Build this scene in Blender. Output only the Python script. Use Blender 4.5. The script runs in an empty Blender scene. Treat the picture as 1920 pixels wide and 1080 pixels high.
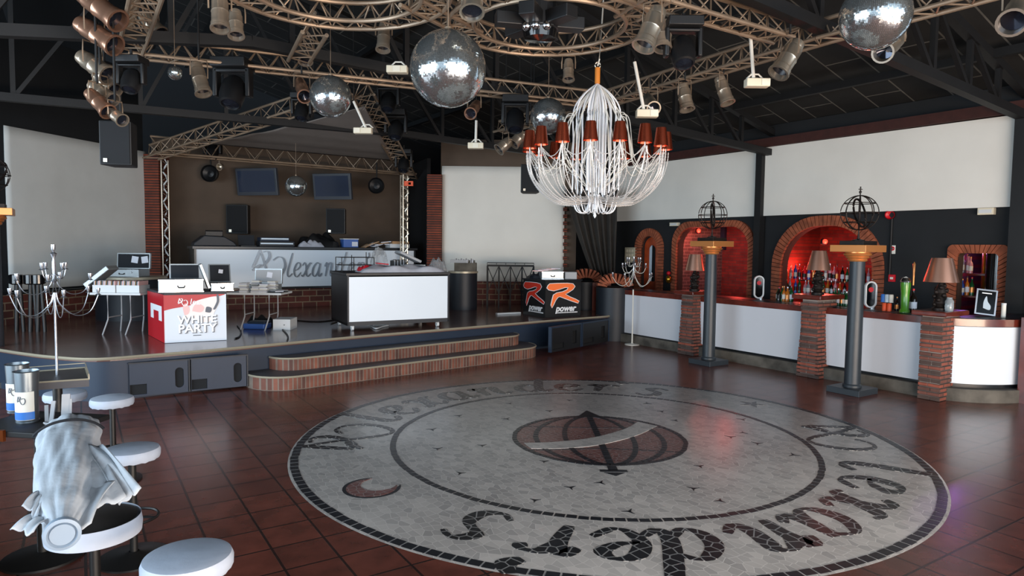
import bpy, math, random
from mathutils import Vector, Matrix, geometry
random.seed(7)
R=math.radians
SC=bpy.context.scene
# ---------------------------------------------------------------- camera
F=1260.0; CH=2.1; PSI=R(32.92); PIT=R(3.53); ROL=R(0.67)
CP=Vector((0,0,CH))
FW=Vector((0,math.cos(PIT),-math.sin(PIT)))
_r=Vector((1,0,0)); _u=_r.cross(FW)
RT=_r*math.cos(ROL)+_u*math.sin(ROL); UP=_u*math.cos(ROL)-_r*math.sin(ROL)
cd=bpy.data.cameras.new('camera'); cd.sensor_width=36; cd.lens=F/1920*36; cd.clip_start=.05; cd.clip_end=200
cam=bpy.data.objects.new('camera',cd); SC.collection.objects.link(cam)
cam.matrix_world=Matrix(((RT.x,UP.x,-FW.x,0),(RT.y,UP.y,-FW.y,0),(RT.z,UP.z,-FW.z,CH),(0,0,0,1)))
SC.camera=cam
SC.view_settings.view_transform='Standard'; SC.view_settings.look='None'; SC.view_settings.gamma=1
SC.view_settings.exposure=0.0; SC.view_settings.use_curve_mapping=False
# ---------------------------------------------------------------- world and large lights
wd=bpy.data.worlds.new('sky'); SC.world=wd; wd.use_nodes=True
bg=wd.node_tree.nodes['Background']; bg.inputs[0].default_value=(.62,.80,1,1); bg.inputs[1].default_value=1.05
def W(X,Y,z=0.0):            # building axes (bar wall runs along Y) to scene axes
    return Vector((X*math.cos(PSI)-Y*math.sin(PSI), X*math.sin(PSI)+Y*math.cos(PSI), z))
def area(name,loc,target,sx,sy,power,col):
    l=bpy.data.lights.new(name,'AREA'); l.shape='RECTANGLE'; l.size=sx; l.size_y=sy; l.energy=power; l.color=col
    o=bpy.data.objects.new(name,l); SC.collection.objects.link(o); o.location=loc
    o.rotation_euler=(Vector(target)-Vector(loc)).to_track_quat('-Z','Y').to_euler(); return o
def point(name,loc,power,col,rad=.1):
    l=bpy.data.lights.new(name,'POINT'); l.energy=power; l.color=col; l.shadow_soft_size=rad
    o=bpy.data.objects.new(name,l); SC.collection.objects.link(o); o.location=loc; return o
# daylight of the open glazed front behind the camera and the terrace side on the left
area('daylight_front',W(3.5,-5.9,2.6),W(5,9,2.2),15,3.6,1050,(.84,.92,1))
area('daylight_terrace',W(-6.8,6.6,2.3),W(11,10.5,2.0),11,3.2,1350,(.72,.87,1))
# sunlight bounced warm off the terrace paving, up to the ceiling zone
area('sun_bounce',W(4,-3.6,.35),W(6,9,4.6),10,.8,980,(1,.76,.56))
# ---------------------------------------------------------------- pixel rays to points at a chosen real plane
def ray(px,py): return FW+RT*((px-960)/F)+UP*((540-py)/F)
def at(px,py,d): r=ray(px,py); return CP+r*(d/r.y)
def atz(px,py,z=0.0): r=ray(px,py); return CP+r*((z-CH)/r.z)
EX=W(1,0); EY=W(0,1)
def atX(px,py,X):
    r=ray(px,py); return CP+r*(X/(r.x*EX.x+r.y*EX.y))
def atY(px,py,Y):
    r=ray(px,py); return CP+r*(Y/(r.x*EY.x+r.y*EY.y))
def old(p): return Vector((p.x*EX.x+p.y*EX.y, p.x*EY.x+p.y*EY.y, p.z))
def V(*a): return Vector(a)
# ---------------------------------------------------------------- materials
MT={}
def srgb(h):
    h=h.lstrip('#'); c=[int(h[i:i+2],16)/255 for i in (0,2,4)]
    return tuple(x/12.92 if x<=.04045 else ((x+.055)/1.055)**2.4 for x in c)+(1,)
def mat(name,col,rough=.5,metal=0,noise=0,nscale=8,bump=0,emit=None,es=0,trans=0,alpha=1,coat=0,ior=1.45,spec=None):
    m=bpy.data.materials.new(name); m.use_nodes=True; nt=m.node_tree; b=nt.nodes['Principled BSDF']
    c=srgb(col) if isinstance(col,str) else tuple(col)+(1,)
    b.inputs['Base Color'].default_value=c; b.inputs['Roughness'].default_value=rough; b.inputs['Metallic'].default_value=metal
    b.inputs['IOR'].default_value=ior
    if spec is not None: b.inputs['Specular IOR Level'].default_value=spec
    if trans: b.inputs['Transmission Weight'].default_value=trans
    if alpha<1: b.inputs['Alpha'].default_value=alpha
    if coat: b.inputs['Coat Weight'].default_value=coat; b.inputs['Coat Roughness'].default_value=.12
    if emit: b.inputs['Emission Color'].default_value=srgb(emit); b.inputs['Emission Strength'].default_value=es
    if noise or bump:
        tc=nt.nodes.new('ShaderNodeTexCoord'); n=nt.nodes.new('ShaderNodeTexNoise'); n.inputs['Scale'].default_value=nscale; n.inputs['Detail'].default_value=5
        nt.links.new(tc.outputs['Object'],n.inputs['Vector'])
        if noise:
            r=nt.nodes.new('ShaderNodeValToRGB'); r.color_ramp.elements[0].position=.3; r.color_ramp.elements[1].position=.7
            r.color_ramp.elements[0].color=tuple(x*(1-noise) for x in c[:3])+(1,); r.color_ramp.elements[1].color=tuple(min(1,x*(1+noise)) for x in c[:3])+(1,)
            nt.links.new(n.outputs['Fac'],r.inputs[0]); nt.links.new(r.outputs[0],b.inputs['Base Color'])
        if bump:
            bp=nt.nodes.new('ShaderNodeBump'); bp.inputs['Strength'].default_value=bump; bp.inputs['Distance'].default_value=.02
            nt.links.new(n.outputs['Fac'],bp.inputs['Height']); nt.links.new(bp.outputs[0],b.inputs['Normal'])
    MT[name]=m; return m
def brick(name,c1,c2,mortar,bw,bh,ms=.012,rough=.8,axes='xz',offset=.5,bump=.6,coat=0,noise=.25,rot=0,mortar_smooth=.1):
    """brick pattern; axes picks which object axes run along and up the wall ('xz','yz','xy')"""
    m=bpy.data.materials.new(name); m.use_nodes=True; nt=m.node_tree; b=nt.nodes['Principled BSDF']; N=nt.nodes.new; L=nt.links.new
    tc=N('ShaderNodeTexCoord'); sp=N('ShaderNodeSeparateXYZ'); cb=N('ShaderNodeCombineXYZ'); L(tc.outputs['Object'],sp.inputs[0])
    L(sp.outputs['XYZ'.index(axes[0].upper())],cb.inputs[0]); L(sp.outputs['XYZ'.index(axes[1].upper())],cb.inputs[1])
    mp=N('ShaderNodeMapping'); mp.inputs['Rotation'].default_value=(0,0,rot); L(cb.outputs[0],mp.inputs[0])
    bt=N('ShaderNodeTexBrick'); bt.inputs['Color1'].default_value=srgb(c1); bt.inputs['Color2'].default_value=srgb(c2); bt.inputs['Mortar'].default_value=srgb(mortar)
    bt.inputs['Scale'].default_value=1; bt.inputs['Brick Width'].default_value=bw; bt.inputs['Row Height'].default_value=bh; bt.inputs['Mortar Size'].default_value=ms
    bt.inputs['Mortar Smooth'].default_value=mortar_smooth; bt.offset=offset
    L(mp.outputs[0],bt.inputs['Vector'])
    n=N('ShaderNodeTexNoise'); n.inputs['Scale'].default_value=5; n.inputs['Detail'].default_value=6; L(tc.outputs['Object'],n.inputs['Vector'])
    mr=N('ShaderNodeMapRange'); mr.inputs[3].default_value=1-noise; mr.inputs[4].default_value=1+noise; mr.inputs[1].default_value=.3; mr.inputs[2].default_value=.7; L(n.outputs['Fac'],mr.inputs[0])
    mx=N('ShaderNodeMix'); mx.data_type='RGBA'; mx.blend_type='MULTIPLY'; mx.inputs[0].default_value=1; L(bt.outputs['Color'],mx.inputs[6]); L(mr.outputs[0],mx.inputs[7]); L(mx.outputs[2],b.inputs['Base Color'])
    bp=N('ShaderNodeBump'); bp.invert=True; bp.inputs['Strength'].default_value=bump; bp.inputs['Distance'].default_value=.01; L(bt.outputs['Fac'],bp.inputs['Height']); L(bp.outputs[0],b.inputs['Normal'])
    b.inputs['Roughness'].default_value=rough
    if coat: b.inputs['Coat Weight'].default_value=coat; b.inputs['Coat Roughness'].default_value=.15
    MT[name]=m; return m
def mosaic(name,c1,c2,grout,scale=11,edge=.05,rough=.28,stretch=(1,1,1)):
    m=bpy.data.materials.new(name); m.use_nodes=True; nt=m.node_tree; b=nt.nodes['Principled BSDF']; N=nt.nodes.new; L=nt.links.new
    tc=N('ShaderNodeTexCoord'); mp=N('ShaderNodeMapping'); mp.inputs['Scale'].default_value=stretch; L(tc.outputs['Object'],mp.inputs[0])
    v=N('ShaderNodeTexVoronoi'); v.feature='DISTANCE_TO_EDGE'; v.voronoi_dimensions='2D'; v.inputs['Scale'].default_value=scale; v.inputs['Randomness'].default_value=.75; L(mp.outputs[0],v.inputs['Vector'])
    v2=N('ShaderNodeTexVoronoi'); v2.voronoi_dimensions='2D'; v2.inputs['Scale'].default_value=scale; v2.inputs['Randomness'].default_value=.75; L(mp.outputs[0],v2.inputs['Vector'])
    r=N('ShaderNodeMix'); r.data_type='RGBA'; r.inputs[6].default_value=srgb(c1); r.inputs[7].default_value=srgb(c2)
    s=N('ShaderNodeSeparateColor'); L(v2.outputs['Color'],s.inputs[0]); L(s.outputs[0],r.inputs[0])
    n=N('ShaderNodeTexNoise'); n.inputs['Scale'].default_value=1.3; n.inputs['Detail'].default_value=6; L(tc.outputs['Object'],n.inputs['Vector'])
    mr=N('ShaderNodeMapRange'); mr.inputs[1].default_value=.3; mr.inputs[2].default_value=.7; mr.inputs[3].default_value=.82; mr.inputs[4].default_value=1.12; L(n.outputs['Fac'],mr.inputs[0])
    mm=N('ShaderNodeMix'); mm.data_type='RGBA'; mm.blend_type='MULTIPLY'; mm.inputs[0].default_value=1; L(r.outputs[2],mm.inputs[6]); L(mr.outputs[0],mm.inputs[7])
    lt=N('ShaderNodeMath'); lt.operation='LESS_THAN'; lt.inputs[1].default_value=edge; L(v.outputs['Distance'],lt.inputs[0])
    mx=N('ShaderNodeMix'); mx.data_type='RGBA'; mx.inputs[7].default_value=srgb(grout); L(lt.outputs[0],mx.inputs[0]); L(mm.outputs[2],mx.inputs[6]); L(mx.outputs[2],b.inputs['Base Color'])
    b.inputs['Roughness'].default_value=rough; MT[name]=m; return m
mat('white_board','#dcdad2',.75,noise=.04,nscale=1.2); mat('white_sheet','#c8ccca',.8,noise=.05,nscale=1.5,bump=.1)
mat('black_wall','#15181b',.75,noise=.15,nscale=2); mat('black_steel','#0e0e0f',.6,noise=.2,nscale=3); mat('roof_black','#0b0b0c',.9)
mat('dark_void','#08090c',.9); mat('brown_wall','#55483d',.9,noise=.15,nscale=1.5); mat('canopy_cloth','#7b736d',.85,noise=.06,nscale=3)
mat('red_beam','#3a1c17',.7,noise=.2); mat('alu','#94806c',.42,metal=.5,noise=.18,nscale=4); mat('alu_bright','#c9bfae',.3,metal=.9)
mat('can_alu','#b3a390',.28,metal=.75,noise=.15,nscale=6); mat('can_copper','#a87f68',.28,metal=.75); mat('black_plastic','#101113',.45); mat('black_gloss','#0a0b0d',.12)
mat('lens','#2b2f3a',.05,metal=.6); mat('chrome','#d8dadc',.08,metal=1); mat('mirror','#d5dcdc',.12,metal=.93); mat('ball_core','#1b1c1c',.6)
mat('navy_panel','#1d2b3d',.5,noise=.08,nscale=2); mat('navy_dark','#171d25',.5,noise=.1); mat('grille','#17191c',.9)
mat('deck','#654840',.2,noise=.22,nscale=3,coat=.25); mat('edge_trim','#a49c88',.4,metal=.3); mat('step_deck','#4c4a4c',.5,noise=.15)
mat('white_panel','#d6dfe7',.35,noise=.015,nscale=1); mat('bar_panel','#c9ccd2',.3,noise=.02,nscale=1); mat('wood_red','#5b2217',.28,noise=.35,nscale=6,coat=.4)  # panel whites are plain base colours without emission
mat('black_top','#14181c',.3); mat('silver_letter','#7d858e',.35,metal=.6); mat('copper','#b4543a',.25,metal=.95); mat('rose_gold','#d0a08a',.3,metal=.9)
mat('gold','#cf8a50',.32,metal=.55); mat('arch_brick','#8f4d33',.8,noise=.35,nscale=7); mat('mortar_warm','#38261d',.9); mat('gold_shaft','#b98a2d',.25,metal=.9); mat('column_black','#2b3238',.42,noise=.1,nscale=3); mat('iron','#2a2421',.5,metal=.6,noise=.2)
mat('silver','#b4b9c0',.3,metal=.95); mat('white_plastic','#cdd0d1',.4); mat('cream_plastic','#d8cfb8',.45); mat('seat_white','#adb7c6',.6,noise=.04,bump=.1,nscale=14)
mat('stool_black','#131313',.45); mat('towel','#b4bcc4',.95,noise=.06,nscale=9,bump=.35); mat('strap','#12161d',.8); mat('grey_slat','#9b9da0',.5)
mat('curtain','#37332f',.9,noise=.12,nscale=4); mat('screen','#2c3547',.12); mat('screen_frame','#3a3f47',.4); mat('paper','#d6d9e2',.8); mat('foam','#23262b',.95)
mat('case_silver','#9da2a4',.35,metal=.5,noise=.05); mat('carton','#b08a63',.85); mat('blue_plastic','#3d62a8',.35); mat('crystal','#e7e9ec',.15,spec=.8); mat('chain','#d8d4d0',.3,metal=.25)
mat('table_grey','#4a4749',.5,noise=.1); mat('cap_grey','#8b9cad',.45); mat('wood_handle','#c87a2b',.4); mat('clear_wrap','#e8edf0',.08,trans=.75,alpha=.5); mat('red_fabric','#a81424',.8); mat('grey_fabric','#a7a9b1',.85,noise=.1,bump=.3)
mat('party_white','#cfd6df',.4); mat('party_red','#b01824',.4); mat('party_pink','#e6b8b4',.45); mat('party_shadow','#5a5f68',.5); mat('party_grad','#eadfda',.45)
mat('logo_orange','#ff7a3c',.4); mat('logo_red','#d2341f',.4); mat('logo_white','#e9ecef',.4); mat('table_black','#121416',.35)
mat('door_wood','#9a3c18',.4,noise=.3,nscale=7,coat=.3); mat('glass_pane','#b6c6d2',.15); mat('switchbox','#b9b49e',.5); mat('red_plastic','#c01020',.35)
mat('red_glow','#ff2a1c',.4,emit='#ff2a1c',es=6); mat('purple_glow','#a060ff',.4,emit='#9a4dff',es=3); mat('green_tap','#4c8f22',.25,coat=.4); mat('amber','#c0641c',.15)
mat('glass_green','#0f4a24',.08); mat('glass_clear','#b9c3c6',.06,trans=.6); mat('glass_dark','#14100c',.1); mat('glass_red','#a01822',.12); mat('label_white','#dedcd2',.6); mat('glass_blue','#2d4b9a',.1); mat('glass_amber','#b3631f',.1); mat('glass_pink','#c88a94',.12)
mat('metal_can','#7d868c',.35,metal=.9); mat('label_blue','#2f6fc0',.5); mat('copper_edge','#8e4a25',.3,metal=.8); mat('concrete','#534f48',.85,noise=.5,nscale=3.5,bump=.3); mat('stone_pale','#8f8878',.85,noise=.2)
mat('orange_plastic','#e0562a',.5); mat('white_metal','#d9d6cc',.4); mat('led_white','#ded9c8',.3)
brick('tile_floor','#6d392d','#5f3228','#2a1714',.36,.36,.009,rough=.27,axes='xy',offset=0,bump=.5,coat=.12,noise=.28)
brick('brick_xz','#5e2a20','#45231d','#7d6a55',.34,.14,.014,axes='xz',mortar_smooth=.3)
brick('brick_yz','#743325','#552a20','#7c6e60',.24,.075,.010,axes='yz')
brick('brick_red','#8c2f22','#6d261e','#5e3a32',.24,.075,.008,axes='yz')
brick('brick_grey','#6d625c','#5c524e','#8c8078',.24,.085,.01,axes='xz')
brick('pillar_brick','#8a3d22','#5f2a1b','#37221b',3,.062,.014,axes='xz',bump=1)
brick('pier_brick','#8f4a38','#6a4238','#4a3a34',.2,.062,.012,axes='xz',bump=1)
brick('step_brick','#7a4a3a','#4f332c','#6f6258',.062,2,.009,axes='xz',offset=0)
brick('roof_tile','#151514','#181614','#5a5751',1.25,.62,.014,axes='xy',offset=.5,bump=.1)
mosaic('mosaic_pale','#b9b3ad','#9b9793','#c4bfb9',15,.03,.3,(1,.7,1))
mosaic('mosaic_dark','#1b1f25','#15181d','#8f8d8a',11,.055,.3)
mosaic('mosaic_red','#7d504a','#5e3835','#8d8380',16,.05,.3)
# ---------------------------------------------------------------- mesh builder
class G:
    def __init__(s): s.v=[]; s.f=[]; s.m=[]; s.k=0
    def mi(s,k): s.k=k; return s
    def add(s,vs,fs):
        b=len(s.v); s.v+= [Vector(a) for a in vs]; s.f+=[tuple(b+i for i in f) for f in fs]; s.m+=[s.k]*len(fs); return s
    def box(s,c,d,rz=0,rx=0,ry=0):
        M=Matrix.Rotation(rz,3,'Z')@Matrix.Rotation(ry,3,'Y')@Matrix.Rotation(rx,3,'X'); c=Vector(c)
        vs=[c+M@Vector((d[0]/2*a,d[1]/2*b,d[2]/2*e)) for a in(-1,1) for b in(-1,1) for e in(-1,1)]
        return s.add(vs,[(0,1,3,2),(4,6,7,5),(0,4,5,1),(2,3,7,6),(0,2,6,4),(1,5,7,3)])
    def bx(s,x0,x1,y0,y1,z0,z1): return s.box(((x0+x1)/2,(y0+y1)/2,(z0+z1)/2),(abs(x1-x0),abs(y1-y0),abs(z1-z0)))
    def bar(s,p,q,w,h=None):
        p=Vector(p);q=Vector(q);h=h or w;d=(q-p);L=d.length;M=d.to_track_quat('X','Z').to_matrix();c=(p+q)/2
        vs=[c+M@Vector((L/2*a,w/2*b,h/2*e)) for a in(-1,1) for b in(-1,1) for e in(-1,1)]
        return s.add(vs,[(0,1,3,2),(4,6,7,5),(0,4,5,1),(2,3,7,6),(0,2,6,4),(1,5,7,3)])
    def cyl(s,p,q,r,r2=None,n=12,caps=True):
        p=Vector(p);q=Vector(q);r2=r if r2 is None else r2;M=(q-p).to_track_quat('Z','Y').to_matrix()
        vs=[];fs=[]
        for c,rr in((p,r),(q,r2)):
            for i in range(n): a=2*math.pi*i/n; vs.append(c+M@Vector((rr*math.cos(a),rr*math.sin(a),0)))
        for i in range(n): j=(i+1)%n; fs.append((i,j,n+j,n+i))
        if caps: fs+=[tuple(range(n-1,-1,-1)),tuple(range(n,2*n))]
        return s.add(vs,fs)
    def lathe(s,pr,n=20,o=(0,0,0),d=(0,0,1),a0=0,a1=2*math.pi):
        o=Vector(o);M=Vector(d).to_track_quat('Z','Y').to_matrix() if tuple(d)!=(0,0,1) else Matrix.Identity(3)
        full=abs(a1-a0-2*math.pi)<1e-6; k=n if full else n+1; vs=[];fs=[]
        for r,z in pr:
            for i in range(k):
                a=a0+(a1-a0)*i/n; vs.append(o+M@Vector((max(r,1e-4)*math.cos(a),max(r,1e-4)*math.sin(a),z)))
        for j in range(len(pr)-1):
            for i in range(n):
                i2=(i+1)%k; fs.append((j*k+i,j*k+i2,(j+1)*k+i2,(j+1)*k+i))
        return s.add(vs,fs)
    def tube(s,pts,r,n=6,closed=False,rs=None):
        pts=[Vector(p) for p in pts];m=len(pts);vs=[];fs=[];ref=Vector((0,0,1))
        for i,p in enumerate(pts):
            a=pts[i-1] if(i or closed) else p; b=pts[(i+1)%m] if(i<m-1 or closed) else p; t=(b-a).normalized()
            x=t.cross(ref)
            if x.length<.05: x=t.cross(Vector((1,0,0)))
            x.normalize(); y=x.cross(t); rr=rs[i] if rs else r
            for k in range(n): an=2*math.pi*k/n; vs.append(p+x*(rr*math.cos(an))+y*(rr*math.sin(an)))
        for i in range(m if closed else m-1):
            i2=(i+1)%m
            for k in range(n): k2=(k+1)%n; fs.append((i*n+k,i*n+k2,i2*n+k2,i2*n+k))
        if not closed: fs+=[tuple(range(n-1,-1,-1)),tuple((m-1)*n+k for k in range(n))]
        return s.add(vs,fs)
    def prism(s,p2,z0,z1,f=None):
        f=f or (lambda x,y,z:(x,y,z)); n=len(p2)
        vs=[f(x,y,z0) for x,y in p2]+[f(x,y,z1) for x,y in p2]
        return s.add(vs,[tuple(range(n-1,-1,-1)),tuple(range(n,2*n))]+[(i,(i+1)%n,n+(i+1)%n,n+i) for i in range(n)])
    def holed(s,outer,holes,f,t0,t1):
        """plate with holes, f(u,v,t)->point"""
        loops=[outer]+holes; flat=[p for l in loops for p in l]
        tri=geometry.tessellate_polygon([[Vector((p[0],p[1],0)) for p in l] for l in loops]); n=len(flat)
        vs=[f(u,v,t0) for u,v in flat]+[f(u,v,t1) for u,v in flat]; fs=[tuple(t) for t in tri]+[tuple(n+i for i in t[::-1]) for t in tri]; b=0
        for l in loops:
            k=len(l); fs+=[(b+i,b+(i+1)%k,n+b+(i+1)%k,n+b+i) for i in range(k)]; b+=k
        return s.add(vs,fs)
    def sphere(s,c,r,n=16,m=10,sz=1):
        return s.lathe([(r*math.sin(math.pi*j/m),-r*sz*math.cos(math.pi*j/m)) for j in range(m+1)],n,c)
    def grid(s,fn,nu,nv):
        vs=[fn(i/nu,j/nv) for j in range(nv+1) for i in range(nu+1)]
        return s.add(vs,[(j*(nu+1)+i,j*(nu+1)+i+1,(j+1)*(nu+1)+i+1,(j+1)*(nu+1)+i) for j in range(nv) for i in range(nu)])
    def obj(s,name,mats,parent=None,world=False,smooth=True,bevel=0,loc=None,rz=0,ang=38,solid=0,fix=True):
        vs=s.v
        if world and parent is not None: Mi=(Matrix.Translation(parent.location)@Matrix.Rotation(parent.rotation_euler.z,4,'Z')).inverted(); vs=[Mi@v for v in vs]
        elif loc is not None and world: vs=[Matrix.Rotation(-rz,3,'Z')@(v-Vector(loc)) for v in vs]
        me=bpy.data.meshes.new(name); me.from_pydata([tuple(v) for v in vs],[],s.f); me.polygons.foreach_set('material_index',s.m)
        for mm in (mats if isinstance(mats,(list,tuple)) else [mats]): me.materials.append(MT[mm])
        me.validate(); me.update()
        if smooth: me.polygons.foreach_set('use_smooth',[True]*len(me.polygons)); me.set_sharp_from_angle(angle=R(ang))
        o=bpy.data.objects.new(name,me); SC.collection.objects.link(o)
        if parent is not None: o.parent=parent
        elif loc is not None: o.location=loc; o.rotation_euler.z=rz
        if solid: md=o.modifiers.new('solid','SOLIDIFY'); md.thickness=solid; md.offset=0
        if bevel: md=o.modifiers.new('bevel','BEVEL'); md.width=bevel; md.segments=2; md.limit_method='ANGLE'; md.angle_limit=R(40)
        return o
def tag(o,label,cat,group=None,kind=None):
    if label: o['label']=label
    if cat: o['category']=cat
    if group: o['group']=group
    if kind: o['kind']=kind
    return o
def thing(name,label,cat,loc=(0,0,0),rz=0,group=None):
    o=bpy.data.objects.new(name,None); SC.collection.objects.link(o); o.location=loc; o.rotation_euler.z=rz; o.empty_display_size=.1
    return tag(o,label,cat,group)
def struct(o): o['kind']='structure'; return o
def dup(root,loc,rz=0,label=None,scale=None,quat=None):
    c=root.copy(); SC.collection.objects.link(c); c.location=loc; c.rotation_euler.z=rz
    if label: c['label']=label
    if scale: c.scale=(scale,)*3
    for ch in list(root.children):
        k=ch.copy(); SC.collection.objects.link(k); k.parent=c
        for g in ch.children: e=g.copy(); SC.collection.objects.link(e); e.parent=k
    return c
def textobj(s,name,size,m,parent,matrix,ext=.002,align='CENTER',shear=0,sx=1,bold=.03):
    cu=bpy.data.curves.new(name,'FONT'); cu.body=s; cu.size=size; cu.extrude=ext; cu.align_x=align; cu.align_y='CENTER'; cu.shear=shear; cu.resolution_u=4; cu.offset=size*bold
    t=bpy.data.objects.new(name,cu); SC.collection.objects.link(t); dg=bpy.context.evaluated_depsgraph_get(); dg.update()
    me=bpy.data.meshes.new_from_object(t.evaluated_get(dg)); bpy.data.objects.remove(t); me.transform(matrix@Matrix.Diagonal((sx,1,1,1)))
    me.materials.clear(); me.materials.append(MT[m]); me.name=name
    o=bpy.data.objects.new(name,me); SC.collection.objects.link(o); o.parent=parent; return o
# script lettering made of pen strokes, x-height 1
LET={'l':[[(.5,1.7),(.36,1),(.25,.3),(.42,0),(.75,.22)]],
'e':[[(.1,.45),(.42,.52),(.66,.78),(.5,1),(.22,.88),(.08,.45),(.25,.06),(.5,0),(.82,.3)]],
'x':[[(.0,.8),(.2,1),(.38,.78),(.52,.2),(.72,0),(.98,.22)],[(.95,.92),(.72,.92),(.22,.06),(.0,.12)]],
'a':[[(.78,.85),(.45,1),(.12,.65),(.1,.2),(.35,0),(.62,.25),(.8,.95)],[(.8,.95),(.72,.3),(.85,0),(1.1,.22)]],
'n':[[(.0,.72),(.18,1),(.26,.6),(.2,0)],[(.22,.5),(.48,.95),(.74,.9),(.7,.3),(.85,0),(1.12,.25)]],
'd':[[(.72,.82),(.42,1),(.1,.62),(.1,.2),(.35,0),(.64,.28)],[(.98,1.8),(.84,1.1),(.68,.3),(.8,0),(1.08,.22)]],
'r':[[(.0,.75),(.2,1),(.28,.6),(.2,0)],[(.24,.55),(.46,.95),(.72,.98),(.8,.8)]],
's':[[(.78,.9),(.52,1.05),(.28,.8),(.6,.45),(.58,.08),(.25,-.08),(0,.12)]],
"'":[[(.1,1.75),(.2,1.5),(.05,1.3)]],
'@':[[(.0,.55),(.2,1.2),(.36,1.85)],[(.36,1.85),(.75,1.0),(1.15,.1),(1.6,-.28),(2.1,-.05),(2.35,.6),(2.15,1.2),(1.75,1.35),(1.4,1.1)],[(.62,1.72),(.95,1.75),(1.1,1.35),(.85,.85),(.35,.5)],[(.0,.35),(.45,.72),(.7,.75)]]}
def spline(p,k=7):
    o=[]; n=len(p)
    for i in range(n-1):
        a=p[max(i-1,0)];b=p[i];c=p[i+1];d=p[min(i+2,n-1)]
        for j in range(k):
            t=j/k; o.append(tuple(.5*((2*b[m])+(-a[m]+c[m])*t+(2*a[m]-5*b[m]+4*c[m]-d[m])*t*t+(-a[m]+3*b[m]-3*c[m]+d[m])*t**3) for m in range(len(b))))
    o.append(tuple(p[-1])); return o
def glyph(g,ch,fmap,t0,t1,w0=.06,w1=.2,pen=R(-10)):
    for si,st in enumerate(LET[ch]):
        t1+=(t1-t0)*.12*si
        pts=spline(st,6); L=[];Rr=[];n=len(pts)
        for i,(x,y) in enumerate(pts):
            a=pts[max(i-1,0)];b=pts[min(i+1,n-1)];dx,dy=b[0]-a[0],b[1]-a[1];q=math.hypot(dx,dy) or 1;dx/=q;dy/=q
            w=w0+(w1-w0)*abs(math.sin(math.atan2(dy,dx)-pen))**1.5; w*=.35+.65*math.sin(math.pi*min(1,max(0,(i+.6)/(n+.2))))**.4; w/=2
            L.append((x-dy*w,y+dx*w));Rr.append((x+dy*w,y-dx*w))
        vs=[];
        for i in range(n): vs+=[fmap(*L[i],t1),fmap(*Rr[i],t1),fmap(*L[i],t0),fmap(*Rr[i],t0)]
        fs=[]
        for i in range(n-1):
            b=4*i; fs+=[(b,b+1,b+5,b+4),(b,b+4,b+6,b+2),(b+1,b+3,b+7,b+5)]
        fs+=[(0,2,3,1),(4*n-4,4*n-3,4*n-1,4*n-2)]
        g.add(vs,fs)
# ================================================================ SETTING
def vplane(P0,P1):
    P0=Vector(P0[:2]);P1=Vector(P1[:2]);n=Vector((-(P1-P0).y,(P1-P0).x))
    def f(px,py):
        r=ray(px,py); t=n.dot(P0)/n.dot(Vector((r.x,r.y))); return CP+r*t
    return f
def pl(px,d): return at(px,460,d)
ZS=.58
g=G(); c=[W(-7,-6),W(16,-6),W(16,22),W(-7,22)]; g.bx(-8,16.5,-6,23,-.2,0)
struct(g.obj('floor','tile_floor',rz=PSI,loc=(0,0,0),smooth=False))
# --- stage
front=[(-120,640),(-20,652),(40,661),(100,668),(180,672),(290,664),(400,655),(640,633),(820,618),(1000,603),(1090,596),(1135,592.5),(1157,588.5),(1164,583),(1155,577),(1135,570)]
sp=[Vector(p) for p in spline([tuple(atz(x,y,ZS)[:2]) for x,y in front],4)]
back=[pl(1130,20.5).xy,pl(-60,20.5).xy,pl(-330,14).xy]
def inset(pts,d):
    o=[]
    for i,p in enumerate(pts):
        a=pts[max(i-1,0)];b=pts[min(i+1,len(pts)-1)];t=(b-a).normalized(); o.append(p+Vector((-t.y,t.x))*d)
    return o
g=G(); g.prism([tuple(p) for p in inset(sp,.05)+back],0,ZS-.05); st=struct(g.obj('stage','navy_panel',smooth=True))
g=G(); g.prism([tuple(p) for p in inset(sp,.02)+back],ZS-.05,ZS); g.obj('stage_deck','deck',st,smooth=False)
g=G(); g.tube([(p.x,p.y,ZS-.012) for p in sp],.022,6); g.obj('edge_trim','edge_trim',st)
# --- steps: rounded slabs along the stage front
A0=atz(400,655,ZS).xy; A1=atz(1000,603,ZS).xy; tdir=(A1-A0).normalized(); nrm=Vector((tdir.y,-tdir.x))
if nrm.y>0: nrm=-nrm
def stadium(pxl,pxr,z,py_l,py_r,off):
    l=(atz(pxl,py_l,z).xy-A0).dot(tdir); r=(atz(pxr,py_r,z).xy-A0).dot(tdir); rad=min(off+.05,.55); o=[]
    for k in range(9): a=math.pi/2*k/8; o.append((r-rad+rad*math.sin(a),off-rad+rad*math.cos(a)))
    L=[]
    for k in range(9): a=math.pi/2*k/8; L.append((l+rad-rad*math.cos(a),off-rad+rad*math.sin(a)))
    pts=L+o; pts=[(l,-.06)]+pts+[(r,-.06)]
    return [tuple(A0+tdir*u+nrm*v) for u,v in pts]
steps=None
for nm,z0,z1,args in (('lower_step',0,.2,(467,1037,.2,702,650,.74)),('upper_step',.2,.39,(516,1000,.39,672,629,.34))):
    o2=stadium(*args); g=G(); g.prism(o2,z0,z1-.02)
    if steps is None:
        steps=g.obj('stage_steps','step_brick',smooth=False,world=True,loc=(A0.x,A0.y,0),rz=math.atan2(tdir.y,tdir.x)); struct(steps)
    else: g.obj('upper_step','step_brick',steps,world=True,smooth=False)
    g=G(); g.prism(o2,z1-.02,z1); g.obj('step_tread','step_deck',steps,world=True,smooth=False)
    g=G(); g.tube([(x,y,z1-.01) for x,y in o2[1:-1]],.016,6); g.obj('step_trim','edge_trim',steps,world=True)
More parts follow.
